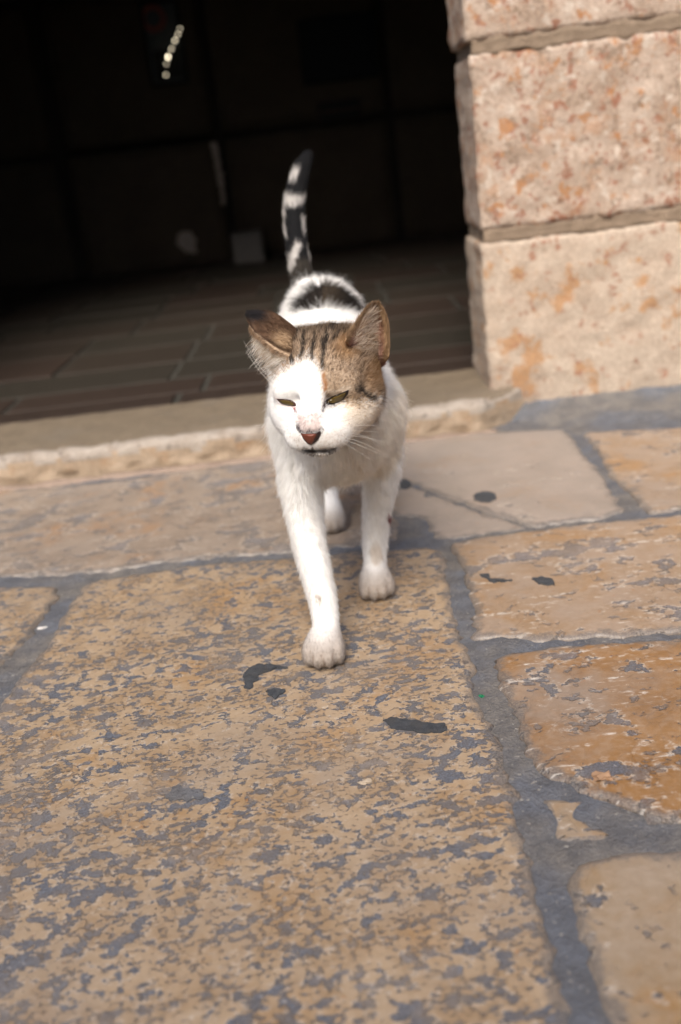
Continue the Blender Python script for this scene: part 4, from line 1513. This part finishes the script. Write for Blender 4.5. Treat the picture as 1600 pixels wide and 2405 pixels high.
def ear(name, rails, colour, thick, nu_=26, nv_=22):
    rails = [bez([at(*p) for p in rl], nv_) for rl in rails]
    rows = [bez([rl[j] for rl in rails], nu_) for j in range(nv_)]
    V = np.array(rows).reshape(-1, 3)
    Q = np.array([(j * nu_ + i, j * nu_ + i + 1, (j + 1) * nu_ + i + 1, (j + 1) * nu_ + i) for j in range(nv_ - 1) for i in range(nu_ - 1)])
    N = vnormals(V, Q)
    cv = np.array([0, 0, CAM_H]) - V.mean(0)
    if (N @ cv).mean() < 0:
        Q, N = Q[:, ::-1], -N
    n = len(V)
    # closed shell: front sheet, back sheet and a rim
    edge = [i for i in range(nu_)] + [j * nu_ + nu_ - 1 for j in range(1, nv_)] + [(nv_ - 1) * nu_ + i for i in range(nu_ - 2, -1, -1)] + [j * nu_ for j in range(nv_ - 2, 0, -1)]
    V2 = np.concatenate([V, V - N * thick])
    F2 = [tuple(q) for q in Q] + [tuple(q[::-1] + n) for q in Q]
    F2 += [(edge[i], edge[(i + 1) % len(edge)], edge[(i + 1) % len(edge)] + n, edge[i] + n) for i in range(len(edge))]
    o = mesh_obj(name, V2, F2, SKIN, cat)
    bm = bmesh.new()
    bm.from_mesh(o.data)
    bmesh.ops.recalc_face_normals(bm, faces=bm.faces)
    bm.to_mesh(o.data)
    bm.free()
    set_coat(o.data, np.concatenate([colour(V, np.full(n, 0.5), 0), colour(V, np.full(n, 0.5), 1)]))
    return o, V, Q, N, V2


def ear_right_col(P, jit, sheet):
    uv = proj(P)
    u, v = uv[:, 0] + (jit - 0.5) * 4, uv[:, 1] + (jit - 0.5) * 5
    rim = near([(806, 812), (828, 775), (850, 740), (872, 716), (886, 711), (900, 733), (909, 762), (911, 800), (909, 845)], u, v)
    k = sstep(rim, 14, 5)[:, None]
    pink = np.array([0.36, 0.21, 0.165])
    dk = sstep(near([(892, 745), (897, 780), (893, 815)], u, v), 14, 4)[:, None] * 0.75
    c = pink * (1 - dk) + np.array([0.10, 0.042, 0.02]) * dk
    c = c * (1 - k) + np.array([0.31, 0.205, 0.12]) * k
    if sheet == 1:
        c = np.tile(np.array([0.30, 0.18, 0.09]), (len(P), 1))
    return c * (0.75 + 0.5 * jit)[:, None]


def ear_left_col(P, jit, sheet):
    uv = proj(P)
    u, v = uv[:, 0] + (jit - 0.5) * 6, uv[:, 1] + (jit - 0.5) * 8
    c = np.tile(np.array([0.110, 0.062, 0.036]), (len(P), 1))
    light = sstep(np.hypot((u - 668) / 1.2, v - 802), 32, 10)[:, None] * 0.85
    c = c * (1 - light) + np.array([0.36, 0.25, 0.15]) * light
    tipd = (sstep(v, 764, 748) * sstep(u, 645, 615))[:, None]
    c = c * (1 - tipd) + np.array([0.014, 0.012, 0.014]) * tipd
    low = near([(583, 752), (597, 778), (631, 806), (660, 825), (690, 836)], u, v)
    under = inside([(576, 752), (597, 777), (631, 804), (660, 822), (695, 835), (660, 890), (600, 880), (570, 800)], u, v)
    rim = (under & (low < 9))[:, None].astype(float)
    c = c * (1 - rim) + np.array([0.42, 0.30, 0.20]) * rim
    inn = (under & (low >= 9))[:, None].astype(float)
    c = c * (1 - inn) + np.array([0.62, 0.55, 0.46]) * inn
    cr = sstep(near([(640, 806), (662, 821), (688, 830)], u, v), 6, 2)[:, None] * 0.8
    c = c * (1 - cr) + np.array([0.05, 0.025, 0.012]) * cr
    return c * (0.7 + 0.6 * jit)[:, None]


er, rV, rQ, rN, _ = ear('ear', [
    [(818, 818, 0.7520), (812, 800, 0.7244), (828, 772, 0.7362), (850, 738, 0.7498), (870, 716, 0.7608), (884, 711, 0.7665)],
    [(838, 850, 0.7520), (838, 815, 0.7420), (850, 780, 0.7551), (864, 746, 0.7637), (876, 722, 0.7680), (886, 712, 0.7669)],
    [(868, 866, 0.7600), (876, 825, 0.7580), (882, 785, 0.7684), (886, 750, 0.7722), (887, 724, 0.7717), (888, 712, 0.7674)],
    [(892, 866, 0.7680), (906, 832, 0.7510), (908, 795, 0.7570), (906, 758, 0.7631), (897, 728, 0.7672), (889, 712, 0.7674)],
    [(898, 862, 0.7720), (911, 838, 0.7420), (913, 795, 0.7490), (911, 758, 0.7581), (901, 729, 0.7640), (890, 712, 0.7674)]], ear_right_col, 0.0010)
er['label'] = 'upright ear with a pale furry inside'
elo, lV, lQ, lN, _ = ear('ear', [
    [(728, 800, 0.762), (703, 777, 0.772), (678, 756, 0.780), (645, 734, 0.786), (612, 729, 0.786), (588, 730, 0.782)],
    [(720, 818, 0.748), (695, 797, 0.754), (668, 780, 0.760), (635, 760, 0.766), (605, 745, 0.772), (585, 734, 0.779)],
    [(705, 838, 0.738), (683, 825, 0.738), (655, 811, 0.742), (625, 792, 0.749), (598, 768, 0.762), (583, 740, 0.775)],
    [(680, 858, 0.737), (660, 842, 0.738), (640, 825, 0.742), (616, 802, 0.750), (593, 774, 0.763), (582, 742, 0.776)],
    [(650, 880, 0.752), (632, 858, 0.756), (617, 836, 0.760), (602, 808, 0.766), (588, 776, 0.772), (581, 744, 0.779)]], ear_left_col, 0.0010)
elo['label'] = 'ear folded back with a dark brown back and black tip'


def comb_ear_r(P, n):
    uv = proj(P)
    out = np.tile(hr * 0.25 + hu * 1.0, (len(P), 1))
    inn = (uv[:, 0] > 820) & (uv[:, 0] < 885) & (uv[:, 1] > 735)
    out[inn] = hr * 1.0 + hu * 0.15
    return out


def comb_ear_l(P, n):
    uv = proj(P)
    out = np.tile(-hr * 0.7 + hu * 0.6, (len(P), 1))
    under = inside([(576, 752), (597, 777), (631, 804), (660, 822), (695, 835), (660, 890), (600, 880), (570, 800)], uv[:, 0], uv[:, 1])
    out[under] = -hr * 0.85 - hu * 0.5
    return out


def pale_inner(P, jit):
    c = np.where((jit < 0.7)[:, None], np.array([0.74, 0.63, 0.52]), np.array([0.40, 0.27, 0.17]))
    return c * (0.8 + 0.3 * (jit * 5 % 1))[:, None]


strands('ear_fur', rV, rQ, rN, er, 14000, lambda P: np.full(len(P), 0.0040), comb_ear_r, lambda P, j: ear_right_col(P, j, 0), lift=0.3, rad=0.00011, seed=3)
strands('ear_tuft', rV, rQ, rN, er, 5000, lambda P: np.full(len(P), 0.0105), comb_ear_r, pale_inner, lift=0.45, rad=0.00012, seed=4,
        skip=lambda P: ~inside([(818, 825), (835, 780), (858, 738), (878, 735), (885, 790), (880, 850), (840, 856)], *proj(P).T), pts=5)
strands('ear_fur', lV, lQ, lN, elo, 16000, lambda P: np.full(len(P), 0.0038), comb_ear_l, lambda P, j: ear_left_col(P, j, 0), lift=0.3, rad=0.00011, seed=5)
strands('ear_tuft', lV, lQ, lN, elo, 2600, lambda P: np.full(len(P), 0.012), comb_ear_l,
        lambda P, j: np.where((j < 0.75)[:, None], np.array([0.90, 0.86, 0.80]), np.array([0.50, 0.36, 0.22])), lift=0.5, rad=0.00012, seed=6,
        skip=lambda P: ~inside([(580, 770), (600, 795), (640, 830), (690, 850), (660, 890), (600, 880), (570, 800)], *proj(P).T), pts=5)

# whiskers
MAT['whisker'] = simple('whisker', (0.85, 0.82, 0.76), 0.35)


def whisker(a, b, c, back):
    p0 = on_cat(*a, -0.0005)
    while p0 is None:
        a = (a[0] + (760 - a[0]) * 0.06, a[1] + (930 - a[1]) * 0.06)
        p0 = on_cat(*a, -0.0005)
    dp = Vector(ray(*a)).normalized()
    dep = (p0 - Vector((0, 0, CAM_H))).y
    p1 = Vector(at(b[0], b[1], dep + back * 0.45))
    p2 = Vector(at(c[0], c[1], dep + back))
    pts = [p0 * (1 - t) ** 2 + p1 * 2 * t * (1 - t) + p2 * t * t for t in np.linspace(0, 1, 12)]
    tube('whisker', pts, list(np.linspace(0.00011, 0.00004, 12)), MAT['whisker'], cat, 5)


for a, b, c, k in (((806, 1006), (840, 996), (886, 1000), 0.02), ((806, 1014), (840, 1010), (892, 1015), 0.02), ((802, 1018), (850, 1012), (905, 1050), 0.018),
                   ((806, 1028), (850, 1030), (955, 1098), 0.02), ((804, 1032), (850, 1045), (915, 1078), 0.012), ((798, 1036), (830, 1050), (872, 1082), 0.01),
                   ((800, 1024), (848, 1020), (915, 1042), 0.02), ((676, 1020), (650, 1000), (606, 1042), 0.02), ((680, 1026), (640, 1020), (612, 1066), 0.02),
                   ((678, 1014), (640, 992), (600, 1000), 0.025), ((644, 905), (610, 880), (577, 822), 0.03), ((640, 898), (605, 862), (572, 800), 0.03)):
    whisker(a, b, c, k)
